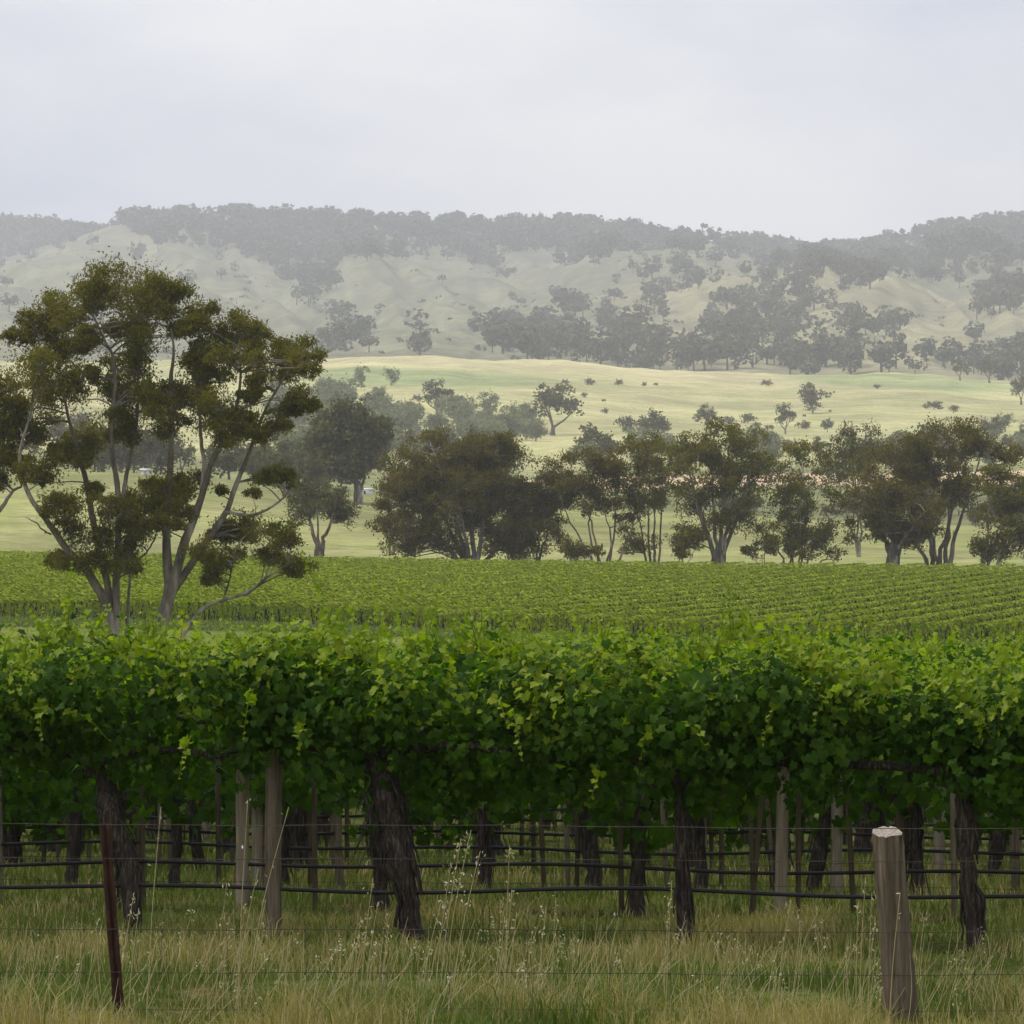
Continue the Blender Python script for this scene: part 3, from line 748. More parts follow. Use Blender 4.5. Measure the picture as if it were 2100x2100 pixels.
scatter(38, 'field_tree', ['dark', 'round', 'round'], (1200, 2150), (915, 965), (34, 60), 'grey tree at the foot of the pale paddock behind the tree line', 'tree', 'trees at the foot of the paddock', 1210, 1520, wide=(1.0, 1.5))
scatter(12, 'field_tree', ['dark', 'round'], (2030, 2150), (885, 925), (24, 40), 'grey-green bush in the thicket at the right edge of the paddock', 'bush', 'thicket at the right edge', 1500, 1760, wide=(1.0, 1.5))

# ---- hills: wood on the ridge as one mass, trees on the slopes one by one
def low_tree(seed, n=34, kind=0, ls=.17):
    r = np.random.default_rng(seed); mb = MB()
    tube(mb, [(0, 0, -.08), (0.01, 0, .25), (0.03, 0, .55)], [.03, .024, .012], 4, 0, cap=False)
    ell = ([(0, .68, .34, .24), (-.17, .5, .22, .18), (.18, .52, .22, .2)], [(0, .5, .38, .42)])[kind]
    for cx, cz, rx, rz in ell:
        v = unit(r.normal(size=(n, 3))); q = .45 + .55 * r.random((n, 1)) ** .5
        c = np.array([cx, 0, cz]) + v * q * np.array([rx, rx, rz])
        leaves(mb, c, ls * (.7 + .6 * r.random(n)), .75, v, .6, .2, r)
    return mb
LOW = [low_tree(100 + i, 34 if i < 4 else 70, 0 if i < 4 else 1) for i in range(6)]
LOWFAR = [(np.concatenate(m.v), np.concatenate(m.q)) for m in [low_tree(150 + i, 15, 0, .27) if i < 4 else low_tree(150 + i, 34, 1, .27) for i in range(6)]]
LOWARR = [(np.concatenate(m.v), np.concatenate(m.q)) for m in LOW]
LOWME = []
for i, m in enumerate(LOW):
    me = m.mesh('hill_tree'); me.materials.append(M['far_leaf']); LOWME.append(me)

def woods(px, y, d):
    """share of ground under trees on the hills"""
    n = fbm(px / 70 + 3, y / 26 + 8, 3); n2 = fbm(px / 26, y / 14 + 50, 2)
    rl = np.interp(px, PXN, ridge)
    low = np.interp(px, [150, 260, 330, 450, 560, 700, 850, 1000, 1100, 1200, 1300, 1500, 1620, 1750, 1900, 2100], [450, 470, 490, 525, 560, 545, 520, 540, 520, 540, 515, 510, 560, 560, 560, 540])
    w = 0.0
    if y < low + 26 * n - 4: w = 0.95 if n2 > -.12 else 0.22
    elif y < low + 22 + 40 * n: w = 0.12
    else: w = 0.012 + 0.5 * max(0, n2 - 0.22)
    if px < 1000 and y > low + 10: w *= .5
    if px < 250: w = 0.95 if d > 6350 else 0.02
    for cx, cy, rx, ry, a in [(1560, 665, 120, 75, .9), (1780, 690, 70, 40, .8), (1180, 660, 60, 30, .5), (1300, 690, 60, 25, .6), (1020, 700, 60, 35, .8), (1120, 715, 65, 40, .9), (1560, 762, 340, 42, 1.0), (1230, 745, 110, 18, .8),
                              (1980, 765, 190, 40, .95), (700, 700, 60, 40, .5), (1380, 600, 60, 40, .5), (1250, 660, 35, 40, .7), (1650, 610, 70, 40, .6), (1750, 545, 90, 50, .8), (2050, 620, 60, 50, .7), (1960, 560, 80, 30, .5), (880, 725, 45, 12, .7), (640, 600, 60, 40, .4), (1360, 560, 80, 30, .25)]:
        e = ((px - cx) / rx) ** 2 + ((y - cy) / ry) ** 2
        if e < 1.0 + n: w = max(w, a)
    return w
hr_ = np.random.default_rng(77)
ridge_trees = []; slope_trees = []
N = 12000
cpx = hr_.uniform(-150, 2250, N); cd = np.sqrt(hr_.uniform(2480 ** 2, 6950 ** 2, N))
cpx = np.concatenate([cpx, hr_.uniform(-150, 2250, 3400)]); cd = np.concatenate([cd, hr_.uniform(5200, 6950, 3400)])
cyy = ypix(cpx, cd); cz = terr_pd(cpx, cd)
for px, d, y, z in zip(cpx, cd, cyy, cz):
    if hr_.random() > woods(px, y, d): continue
    # skip where a nearer fold hides the tree entirely
    ds = np.linspace(2300, d * 0.985, 40)
    hgt = 8 + 19 * hr_.random() ** 1.7 * (1.0 if d > 4500 else 0.75)
    if np.min(ypix(np.full(40, px), ds)) < y - .7 * hgt * F / d: continue
    x = (px - 1050) / F * d
    it = (x, d, z - .3, hgt, hgt * hr_.uniform(.95, 1.5), hr_.uniform(0, 6.28), int(hr_.integers(6)))
    (ridge_trees if d > 5000 else slope_trees).append(it)
slope_trees.sort(key=lambda t: -t[3] / t[1])
one_by_one = slope_trees[:290]; rest = slope_trees[290:]
for x, d, z, h, w, rz, k in one_by_one:
    o = bpy.data.objects.new('hill_tree', LOWME[k]); COL.objects.link(o)
    o.location = (x, d, z); o.scale = (w, w, h); o.rotation_euler = (0, 0, rz)
    if d < 3200: tag(o, 'hazy grey tree at the foot of the hills just behind the pale paddock', 'tree', 'trees at the foot of the hills')
    elif x > 60: tag(o, 'hazy grey tree on the right half of the hill slopes', 'tree', 'trees on the right hill slopes')
    else: tag(o, 'hazy grey tree on the left half of the hill slopes', 'tree', 'trees on the left hill slopes')
def mass(name, items, label):
    mb = MB()
    for x, d, z, h, w, rz, k in items:
        v, q = (LOWFAR if d > 4800 else LOWARR)[k]; c, s = math.cos(rz), math.sin(rz)
        vv = np.stack([x + (v[:, 0] * c - v[:, 1] * s) * w, d + (v[:, 0] * s + v[:, 1] * c) * w, z + v[:, 2] * h], 1)
        mb.add(vv, q)
    o = mb.build(name, M['far_leaf'])
    tag(o, label, 'woodland', kind='stuff'); return o
mass('ridge_woodland', ridge_trees, 'hazy grey-blue woodland covering the top of the long ridge')
if rest: mass('slope_woodland', rest, 'hazy scattered woodland and scrub on the hill slopes')
print('hill trees', len(one_by_one), len(rest), len(ridge_trees))
# scrub dots
mbs = MB()
for _ in range(900):
    px = hr_.uniform(0, 2100); d = math.sqrt(hr_.uniform(2600 ** 2, 5600 ** 2))
    if fbm(px / 60, d / 300, 3) < 0.02: continue
    n = 9; v = unit(hr_.normal(size=(n, 3))); v[:, 2] = np.abs(v[:, 2])
    s = hr_.uniform(1.2, 3.2)
    leaves(mbs, np.array([(px - 1050) / F * d, d, float(terr_pd(px, d))]) + v * s * np.array([1.3, 1.3, .8]), s * 1.1, .8, v, .5, .2, hr_)
tag(mbs.build('hill_scrub', M['far_leaf']), 'low hazy scrub bushes dotted over the hillsides', 'scrub', kind='stuff')

# ------------------------------------------------------------------ small buildings by the meadow
def box(mb, c, s):
    c = np.array(c); s = np.array(s) / 2
    v = np.array([[x, y, z] for x in (-1, 1) for y in (-1, 1) for z in (-1, 1)]) * s + c
    mb.add(v, [(0, 1, 3, 2), (4, 6, 7, 5), (0, 4, 5, 1), (2, 3, 7, 6), (0, 2, 6, 4), (1, 5, 7, 3)])
def shed(px, d, w, dep, h, name, label, wallm, roofm, openings):
    x = (px - 1050) / F * d; z = tz(x, d)
    root = empty(name, (x, d, z)); tag(root, label, 'shed')
    o = np.array([x, d, z])
    mb = MB(); box(mb, o + (0, 0, h / 2 - .2), (w, dep, h + .4)); mb.build('wall', wallm, root)
    mb = MB(); rh = 0.28 * dep
    e = .25
    v = np.array([[-w / 2 - e, -dep / 2 - e, h], [w / 2 + e, -dep / 2 - e, h], [w / 2 + e, dep / 2 + e, h], [-w / 2 - e, dep / 2 + e, h], [-w / 2 - e, 0, h + rh], [w / 2 + e, 0, h + rh]]) + o + (0, 0, .01)
    mb.add(v, [(0, 1, 5, 4), (2, 3, 4, 5), (3, 2, 1, 0)], [(0, 4, 3), (1, 2, 5)]); mb.build('roof', roofm, root)
    for ox, oz, ow, oh, nm in openings:
        mb = MB(); box(mb, o + (ox, -dep / 2 - .02, oz), (ow, .06, oh)); mb.build(nm, M['dark'], root)
shed(298, 673, 1.1, .9, .7, 'white_shed', 'tiny white shed at the top edge of the meadow between the twin gum stems', M['white'], M['white'], [(0.0, .35, .1, .5, 'door')])
shed(815, 742, 3.4, 2.4, 2.8, 'farm_shed', 'shed with a faded red roof half hidden behind the dome gum', M['redroof'], M['redroof'], [(0.6, 1.0, 1.2, 1.9, 'door')])
shed(752, 735, 1.9, 1.1, .7, 'white_shed', 'low white shed right of the stout meadow gum trunk', M['white'], M['white'], [(-.3, .3, .3, .5, 'door')])

# ------------------------------------------------------------------ far vineyard block: rows run away to the right
TH = math.radians(15)
e_al = np.array([math.sin(TH), math.cos(TH)]); e_ac = np.array([math.cos(TH), -math.sin(TH)])
vr = np.random.default_rng(44)
nrow = 0
for c in np.arange(-260, 50, 2.75):
    t = np.arange(220, 600, 0.05)
    P2 = c * e_ac[None, :] + t[:, None] * e_al[None, :]
    px = 1050 + F * P2[:, 0] / P2[:, 1]
    near = 264 + 4 * np.sin(px / 300.0)
    far = 438
    ok = (P2[:, 1] > near) & (P2[:, 1] < far) & (px > -260) & (px < 2360)
    if ok.sum() < 200: continue
    t0, t1 = t[ok].min(), t[ok].max()
    ln = t1 - t0
    n = int(ln * 52)
    tt = np.concatenate([vr.uniform(t0, t1, n), vr.uniform(t0, min(t1, t0 + 26), 2200)]); n = len(tt)
    # a vine every 1.9 m, uneven vigour
    ph = tt / 1.05 + c
    vig = 0.84 + 0.50 * fbm(np.floor(ph + .5) * 0.77 + c, np.full(n, c * 1.3), 2) + 0.16 * np.cos(2 * np.pi * ph)
    keep = vr.random(n) < np.clip(vig + .25, .3, 1)
    tt = tt[keep]; vig = vig[keep]; n = len(tt)
    topm = vr.random(n) < .70
    o = np.where(topm, vr.uniform(-1, 1, n), np.sign(vr.uniform(-1, 1, n)))
    dn = vr.random(n)                                     # a short fringe hangs over the edge
    hw = .50 * vig
    off = np.where(topm, o * hw, o * hw * (1 - .2 * dn))
    hz = np.where(topm, .98 + .17 * (1 - o * o), .97 - np.where(tt - t0 < 26, .88, .36) * dn) * (.90 + .12 * vig)
    X = c * e_ac[0] + tt * e_al[0] + off * e_ac[0]; Y = c * e_ac[1] + tt * e_al[1] + off * e_ac[1]
    Z = terr(X, Y) + hz
    lat = np.where(topm, o * .6, o * .9); upz = np.where(topm, 1.0, .1)
    nrm = np.stack([lat * e_ac[0], lat * e_ac[1], upz], 1)
    mb = MB(); leaves(mb, np.stack([X, Y, Z], 1), .255 * (.7 + .6 * vr.random(n)), .9, unit(nrm), .22, .3, vr, tri=True)
    mid = c * e_ac + t0 * e_al
    root = empty('vine_row', (mid[0], mid[1], tz(*mid)))
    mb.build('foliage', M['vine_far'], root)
    mt = MB()                                             # dense dark canes added to stand in for shade under the leaves
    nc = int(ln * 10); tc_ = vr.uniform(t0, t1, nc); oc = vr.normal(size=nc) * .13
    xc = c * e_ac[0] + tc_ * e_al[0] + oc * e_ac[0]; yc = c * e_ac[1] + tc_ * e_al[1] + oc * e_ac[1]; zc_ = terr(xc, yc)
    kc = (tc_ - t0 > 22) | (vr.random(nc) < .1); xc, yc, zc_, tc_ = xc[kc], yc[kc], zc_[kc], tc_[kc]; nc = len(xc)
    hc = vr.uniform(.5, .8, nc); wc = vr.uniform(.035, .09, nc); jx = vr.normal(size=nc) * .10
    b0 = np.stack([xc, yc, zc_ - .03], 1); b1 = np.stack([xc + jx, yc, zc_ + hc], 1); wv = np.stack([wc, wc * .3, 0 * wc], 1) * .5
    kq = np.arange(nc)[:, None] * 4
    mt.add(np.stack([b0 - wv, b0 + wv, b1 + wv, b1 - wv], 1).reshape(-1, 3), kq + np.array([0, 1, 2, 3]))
    tag(mt.build('shade_canes', M['shade_canes'], root), kind='stuff')
    tag(root, 'row of trellised vines in the far vineyard running up towards the tree line', 'vine row', 'rows of the far vineyard block')
    nrow += 1
print('far vine rows', nrow)
# pale grass headland in front of the far block
hg = MB(); n = 26000
px = vr.uniform(-60, 2160, n); d = vr.uniform(238, 264, n)
x = (px - 1050) / F * d
leaves(hg, np.stack([x, d, terr(x, d) + .13], 1), .5 * (.5 + vr.random(n)), .16, None, droop=.0, r=vr)
tag(hg.build('headland_grass', M['grass']), 'pale tall grass along the near edge of the far vineyard', 'grass', kind='stuff')
# ------------------------------------------------------------------ near vineyard: 14 rows, the first one close up
AL = math.radians(12)
CA, SA = math.cos(AL), math.sin(AL)
def row_s(px, d0):
    u = (px - 1050) / F
    return u * d0 / (CA + u * SA)
def row_p(s, d0): return np.array([s * CA, d0 - s * SA])
ROWS = [30.0 + 3.07 * k for k in range(14)]
vn = np.random.default_rng(301)

# one grape leaf: five-lobed outline, fan from the stalk end, slightly cupped
def leaf_shape(seed):
    r = np.random.default_rng(seed)
    out = np.array([(0, -.28), (.20, -.48), (.44, -.34), (.40, -.08), (.54, .16), (.31, .26), (.22, .40), (0, .62),
                    (-.22, .40), (-.31, .26), (-.54, .16), (-.40, -.08), (-.44, -.34), (-.20, -.48)], float)
    out *= (1 + r.uniform(-.10, .10, (14, 1)))
    rr = np.hypot(out[:, 0], out[:, 1])
    cup = r.uniform(-.45, .45); tw = r.uniform(-.25, .25)
    z = cup * rr ** 2 + abs(out[:, 0]) * r.uniform(.1, .55) + tw * out[:, 0] * out[:, 1] + r.uniform(-.03, .03, 14)
    v = np.vstack([np.column_stack([out, z]), [[0, -.02, 0.02]]])
    t = np.array([(k, (k + 1) % 14, 14) for k in range(14)])
    return v, t
LEAF = [leaf_shape(400 + i) for i in range(5)]
LEAFME = []; YOUNG_LIT_ME = []
for v, t in LEAF:
    mb = MB(); mb.add(v, None, t); me = mb.mesh('leaf', True); me.materials.append(M['vine_leaf']); LEAFME.append(me)
    m_y = me.copy(); m_y.materials.clear(); m_y.materials.append(M['vine_young_lit']); YOUNG_LIT_ME.append(m_y)

def frames(nrm, tip):
    n = unit(nrm); l = unit(tip - n * np.sum(tip * n, 1, keepdims=True)); w = np.cross(l, n)
    return w, l, n
def add_leaves(mb, pos, w, l, n, size):
    k = vn.integers(0, len(LEAF), len(pos))
    for i in range(len(LEAF)):
        m = k == i
        if not m.any(): continue
        v, t = LEAF[i]
        vv = pos[m][:, None, :] + size[m][:, None, None] * (v[None, :, 0:1] * w[m][:, None] + v[None, :, 1:2] * l[m][:, None] + v[None, :, 2:3] * n[m][:, None])
        tt = (np.arange(m.sum()) * len(v))[:, None, None] + t[None]
        mb.add(vv.reshape(-1, 3), None, tt.reshape(-1, 3))

TOPX = [-400, 0, 60, 130, 200, 270, 330, 390, 450, 520, 600, 690, 760, 830, 900, 1000, 1070, 1130, 1230, 1290, 1350, 1440, 1510, 1580, 1640, 1700, 1780, 1850, 1920, 2000, 2060, 2100, 2500]
TOPY = [1310, 1306, 1296, 1300, 1275, 1292, 1282, 1305, 1318, 1305, 1298, 1268, 1290, 1298, 1310, 1296, 1312, 1318, 1284, 1288, 1304, 1296, 1286, 1296, 1306, 1322, 1335, 1338, 1345, 1334, 1345, 1352, 1350]
BOTX = [-400, 0, 150, 300, 440, 480, 600, 640, 760, 900, 1100, 1300, 1400, 1500, 1650, 1800, 1950, 2100, 2500]
BOTY = [1600, 1590, 1560, 1605, 1585, 1512, 1518, 1580, 1590, 1625, 1640, 1635, 1600, 1640, 1650, 1610, 1590, 1590, 1600]
BOT_H = .66
def envelope(s, d0, first):
    p = row_p(s, d0)
    if first:
        px = 1050 + F * p[0] / p[1]
        return H - (1322 + 1.45 * (np.interp(px, TOPX, TOPY) - 1304) - HY) / F * p[1] + .26 * float(fbm(s / .42 + 5, 3.3, 3)), H - (np.interp(px, BOTX, BOTY) - HY) / F * p[1] + .34 * float(fbm(s / .30 + 55, 9.3, 3))
    g = tz(p[0], p[1])
    return g + 1.82 + .16 * float(fbm(s / .55, d0, 3)), g + BOT_H + .40 * float(fbm(s / .5 + 90, d0, 2))

def canopy(s0, s1, d0, first, lumps, per):
    """leaf positions, normals, tips, sizes for one vine between s0 and s1 along its row"""
    P, Nn, T, S, Q = [], [], [], [], []
    for _ in range(lumps):
        s = vn.uniform(s0, s1); top, bot = envelope(s, d0, first)
        f = vn.random() ** .8
        zc = bot + .10 + (top - bot - .22) * f
        hd = .10 + .36 * math.sqrt(max(0, 1 - ((f - .72) / .72) ** 2)) if f < .72 else .16 + .30 * math.sqrt(max(0, 1 - ((f - .72) / .32) ** 2))
        lat = vn.uniform(-1, 1) * hd
        cr = vn.uniform(.12, .31)
        if first and lat < .1 and float(fbm(s / .38 + 20, zc / .30 + 7, 2)) < -.20: continue
        g = row_p(s, d0)
        c = np.array([g[0] - lat * SA * 0 + lat * SA, g[1] + lat * CA, zc])
        n = int(per * (cr / .2) ** 2)
        dv = unit(vn.normal(size=(n, 3)))
        pos = c + dv * cr * (.55 + .5 * vn.random((n, 1))) * np.array([1.15, 1, 1])
        outw = np.array([-SA * .5, -CA * .8, .65]) if lat < .1 else np.array([SA * .4, CA * .6, .8])
        nr = dv * .8 + outw + np.array([0, 0, 1.5 * f - .55]) + vn.normal(size=(n, 3)) * .7
        tp = np.array([0, 0, -1.0]) + vn.normal(size=(n, 3)) * .55
        P.append(pos); Nn.append(nr); T.append(tp); S.append(vn.uniform(.034, .084, n) * (1.0 if f < .7 else .85)); Q.append(np.full(n, f))
    return [np.concatenate(a) for a in (P, Nn, T, S, Q)]

def shoots(mb_leaf, mb_stem, s0, s1, d0, first, n, hang):
    for i in range(n + hang):
        s = vn.uniform(s0, s1); top, bot = envelope(s, d0, first)
        lat = vn.uniform(-.28, .22)
        g = row_p(s, d0)
        if i < n:
            L = vn.uniform(.14, .46) * (1.3 if vn.random() < .12 else .62)
            a = np.array([g[0], g[1] + lat, top - .12]); b = a + np.array([vn.normal() * .10, vn.normal() * .08, L])
            m = (a + b) / 2 + vn.normal(size=3) * .02
        else:
            L = vn.uniform(.18, .42)
            a = np.array([g[0], g[1] - .42, vn.uniform(bot + .25, top - .1)]); b = a + np.array([vn.normal() * .12, -.06, -L * .8])
            m = (a + b) / 2 + np.array([0, -.10, .05])
        path = smooth_path([a, m, b], 7)
        tube(mb_stem, path, np.linspace(.0045, .0018, 7), 4, 0, cap=False)
        k = int(L / .042) + 3
        f = np.linspace(.08, 1, k)
        pos = np.stack([np.interp(f, np.linspace(0, 1, 7), path[:, j]) for j in range(3)], 1)
        side = vn.normal(size=(k, 3)) * np.array([1, 1, .3])
        sz = (.074 - .050 * f) * vn.uniform(.8, 1.15, k)
        pos = pos + unit(side) * sz[:, None] * .5
        w, l, nn = frames(vn.normal(size=(k, 3)) * .6 + np.array([0, -.5, .6]), side + np.array([0, 0, -.5]))
        add_leaves(mb_leaf, pos, w, l, nn, sz)

ORD = ['first', 'second', 'third', 'fourth', 'fifth', 'sixth', 'seventh', 'eighth', 'ninth', 'tenth', 'eleventh', 'twelfth', 'thirteenth', 'fourteenth']
# --- trunks
def trunk_mesh(path, rad, strands=6, arms=None, strand_r=.004):
    mb = MB()
    p = smooth_path(path, 22)
    p[1:-1] += vn.normal(size=(20, 3)) * .006
    rr = np.interp(np.linspace(0, 1, 22), np.linspace(0, 1, len(rad)), rad)
    rr = rr * (1 + .14 * np.sin(np.linspace(0, 17, 22) + vn.uniform(0, 6))) 
    tube(mb, p, rr, 10, .20)
    for _ in range(strands):       # shredding bark
        i = vn.integers(2, 16); j = min(21, i + vn.integers(4, 9))
        a = vn.uniform(0, 6.28); off = np.array([math.cos(a), math.sin(a), 0])
        q = p[i:j] + off * rr[i:j, None] * np.linspace(1.5, .95, j - i)[:, None]
        tube(mb, q, np.linspace(strand_r, strand_r * 2, j - i), 4, .2, cap=False)
    for arm, r0 in (arms or []):
        q = smooth_path(arm, 14); q[1:] += vn.normal(size=(13, 3)) * .012
        tube(mb, q, np.linspace(r0, r0 * .55, 14), 8, .2)
    return mb
proto_trunks = []
for i in range(5):
    x1, x2 = vn.normal() * .06, vn.normal() * .10
    rb = vn.uniform(.045, .075)
    pth = [(0, 0, -.12), (x1 * .5, 0, .25), (x1, .02, .7), (x2, 0, 1.05), (x2 * 1.2, 0, 1.32)]
    mb = trunk_mesh(pth, [rb * 1.25, rb, rb * .9, rb * .95, rb * .7], 9, [([(x2, 0, 1.2), (x2 - .3, .08, 1.36), (x2 - .95, .2, 1.38)], rb * .7), ([(x2, 0, 1.2), (x2 + .3, -.08, 1.37), (x2 + .95, -.2, 1.38)], rb * .65)])
    me = mb.mesh('trunk', True); me.materials.append(M['vine_bark']); proto_trunks.append(me)
mb = MB(); tube(mb, [(0, 0, -.1), (0, 0, .6), (0.01, 0, 1.35)], [.022, .021, .020], 6, .08); stake_me = mb.mesh('stake', True); stake_me.materials.append(M['post']); stake_pale = stake_me.copy(); stake_pale.materials.clear(); stake_pale.materials.append(M['pale_post'])
# --- foliage shapes shared by the vines of the rows behind
proto_fol = []
VSP = 1.87
for i in range(8):
    BOT_H = .68 if i < 4 else .52
    pos, nn, tp, sz, la = canopy(-VSP / 2 - .1, VSP / 2 + .1, 34.0, False, 56, 20)
    g0 = np.array([0, 34.0, tz(0, 34.0)])
    mb = MB(); w, l, n = frames(nn, tp); add_leaves(mb, pos - g0, w, l, n, sz * 1.45)
    m2, m3 = MB(), MB()
    shoots(m2, m3, -VSP / 2, VSP / 2, 34.0, False, 20, 0)
    a = mb.mesh('foliage'); a.materials.append(M['vine_leaf'])
    for q in (m2,): q.v = [x - g0 for x in q.v]
    b = m2.mesh('young_lit_shoots'); b.materials.append(M['vine_young_lit'])
    proto_fol.append((a, b))

FIRST = {0: dict(px=240, path=[(272, 1888), (268, 1800), (250, 1730), (222, 1660), (212, 1610), (190, 1560)], rad=[.075, .06, .065, .06, .05, .04], lab='gnarled grapevine of the front row behind the leaning rusty picket'),
         1: dict(px=820, path=[(845, 1915), (838, 1850), (818, 1760), (803, 1680), (788, 1600), (760, 1550)], rad=[.075, .07, .085, .095, .09, .06], lab='thickest shaggy-barked grapevine of the front row, leaning left'),
         2: dict(px=1405, path=[(1406, 1935), (1405, 1850), (1402, 1750), (1398, 1660), (1392, 1580)], rad=[.058, .050, .048, .045, .045], lab='slim upright grapevine of the front row in the middle right'),
         3: dict(px=1995, path=[(2003, 1948), (1995, 1860), (1985, 1760), (1978, 1660), (1968, 1590)], rad=[.065, .06, .055, .06, .06], lab='forked grapevine of the front row right of the wooden fence post'),
         -1: dict(px=-345, path=[(-345, 1890), (-340, 1750), (-350, 1600)], rad=[.06, .06, .05], lab='grapevine of the front row cut off by the left edge'),
         4: dict(px=2585, path=[(2585, 1955), (2580, 1750), (2575, 1600)], rad=[.06, .06, .05], lab='grapevine of the front row cut off by the right edge')}
d0 = ROWS[0]
for key, fv in FIRST.items():
    s = row_s(fv['px'], d0); g = row_p(s, d0)
    root = empty('grapevine', (g[0], g[1], tz(*g)))
    tag(root, fv['lab'], 'grapevine', 'grapevines of the front row')
    pts = []
    for (px, py) in fv['path']:
        ss = row_s(px, d0); gg = row_p(ss, d0); pts.append(np.array([gg[0], gg[1], H - (py - HY) / F * gg[1]]))
    pts[0][2] = tz(*pts[0][:2]) - .08
    tp_ = pts[-1]
    arm = lambda sg, L, r0: ([tp_ - np.array([0, 0, .08]), tp_ + np.array([sg * .22 * CA, -sg * .22 * SA, .06]), tp_ + np.array([sg * L * CA, -sg * L * SA, .04])], r0)
    mb = trunk_mesh(pts, fv['rad'], 22 if key == 1 else 10, [arm(-1, .95, fv['rad'][-1] * .8), arm(1, .95, fv['rad'][-1] * .75)], .006)
    mb.build('trunk', M['vine_bark'], root, smooth=True)
    if key == 1:
        for _ in range(16):        # loose strings of bark hanging off the thick vine
            a = pts[-2] + vn.normal(size=3) * np.array([.10, .05, .05]); b = a + np.array([vn.normal() * .05 - .10, -.05, -vn.uniform(.25, .6)])
            m3 = MB(); tube(m3, smooth_path([a, (a + b) / 2 + vn.normal(size=3) * .03, b], 6), np.linspace(.006, .002, 6), 4, .2); m3.build('bark_strip', M['vine_bark'], root)
    sa, sb = s - VSP / 2 - .04, s + VSP / 2 + .04
    pos, nn, tip, sz, la = canopy(sa, sb, d0, True, 76, 52)
    w, l, n = frames(nn, tip)
    # leaves nearest the viewer are single objects, those behind one mass
    order = np.argsort(pos[:, 1] + pos[:, 0] * SA)
    vis = (key not in (-1, 4))
    nf = 290 if vis else 0
    fr, bk = order[:nf], order[nf:]
    yng_lit = vn.random(len(pos)) < np.clip((la - .60) * 2.0, 0, .8)  # paler leaves higher up: young growth plus painted top light
    ro = np.array(root.location)
    for i in fr:
        o = bpy.data.objects.new('leaf', (YOUNG_LIT_ME if yng_lit[i] else LEAFME)[int(vn.integers(5))]); COL.objects.link(o); o.parent = root
        mtx = Matrix(((w[i][0] * sz[i], l[i][0] * sz[i], n[i][0] * sz[i], pos[i][0] - ro[0]), (w[i][1] * sz[i], l[i][1] * sz[i], n[i][1] * sz[i], pos[i][1] - ro[1]),
                      (w[i][2] * sz[i], l[i][2] * sz[i], n[i][2] * sz[i], pos[i][2] - ro[2]), (0, 0, 0, 1)))
        o.matrix_basis = mtx
    by = bk[yng_lit[bk]]; bk = bk[~yng_lit[bk]]
    mb = MB(); add_leaves(mb, pos[bk], w[bk], l[bk], n[bk], sz[bk])
    tag(mb.build('foliage', M['vine_leaf'], root, smooth=True), kind='stuff')
    m2, m3 = MB(), MB(); add_leaves(m2, pos[by], w[by], l[by], n[by], sz[by])
    shoots(m2, m3, sa, sb, d0, True, 66, 5)
    tag(m2.build('young_lit_shoots', M['vine_young_lit'], root, smooth=True), kind='stuff')
    tag(m3.build('shoot_stems', M['vine_young_lit'], root), kind='stuff')

for px_, lb_ in ((-925, 'front-row grapevine standing outside the frame on the left'), (3170, 'front-row grapevine standing outside the frame on the right')):
    g = row_p(row_s(px_, d0), d0)
    root = empty('grapevine', (g[0], g[1], tz(*g))); root.rotation_euler = (0, 0, -AL); tag(root, lb_, 'grapevine', 'grapevines of the front row')
    t = bpy.data.objects.new('trunk', proto_trunks[0]); COL.objects.link(t); t.parent = root
    for nm, me in zip(('foliage', 'young_lit_shoots'), proto_fol[1]):
        c = bpy.data.objects.new(nm, me); COL.objects.link(c); c.parent = root; c.rotation_euler = (0, 0, AL); c['kind'] = 'stuff'
for k, dk in enumerate(ROWS[1:], 1):
    sL, sR = row_s(-600, dk), row_s(2700, dk)
    ph = vn.uniform(0, VSP)
    if k == 1: ph = (row_s(1300, dk) - sL) % VSP
    s = sL - VSP + ph; nth = -1; odd = 0
    while s < sR + VSP * .6:
        g = row_p(s, dk); z = tz(*g)
        root = empty('grapevine', (g[0], g[1], z)); root.rotation_euler = (0, 0, -AL)
        pxv = 1050 + F * g[0] / g[1]
        if 0 < pxv < 2100: nth += 1
        where = 'cut off by the left edge' if pxv <= 0 else 'cut off by the right edge' if pxv >= 2100 else '%s from the left' % ORD[min(nth, 13)]
        lab = 'grapevine of the %s row behind the front canopy, %s' % (ORD[k], where) if k < 5 else 'grapevine of the %s row from the front of the near vineyard' % ORD[k]
        tag(root, lab, 'grapevine', 'grapevines of the %s row' % ORD[k])
        i = int(vn.integers(5)); t = bpy.data.objects.new('trunk', proto_trunks[i]); COL.objects.link(t); t.parent = root
        if vn.random() < .5: t.rotation_euler = (0, 0, math.pi)
        q = vn.uniform(.85, 1.25); t.scale = (q, q, 1)
        for _q in range(int(vn.integers(2, 5))):
            t = bpy.data.objects.new('stake', stake_me if vn.random() < .6 else stake_pale); COL.objects.link(t); t.parent = root; t.location = (vn.uniform(-.9, .9), .05, 0); t.rotation_euler = (vn.normal() * .03, vn.normal() * .03, 0)
        i = int(vn.integers(4)) + (4 if k >= 3 else 0); fl = math.pi if vn.random() < .5 else 0
        zs = vn.uniform(.95, 1.06)
        odd += 1
        for nm, me in (zip(('foliage', 'young_lit_shoots'), proto_fol[i]) if (k < 2 or odd % 2) else ()):
            c = bpy.data.objects.new(nm, me); COL.objects.link(c); c.parent = root; c.rotation_euler = (0, 0, AL + fl); c.scale = (1, 1, zs); c['kind'] = 'stuff'
        s += VSP if k < 2 else .85

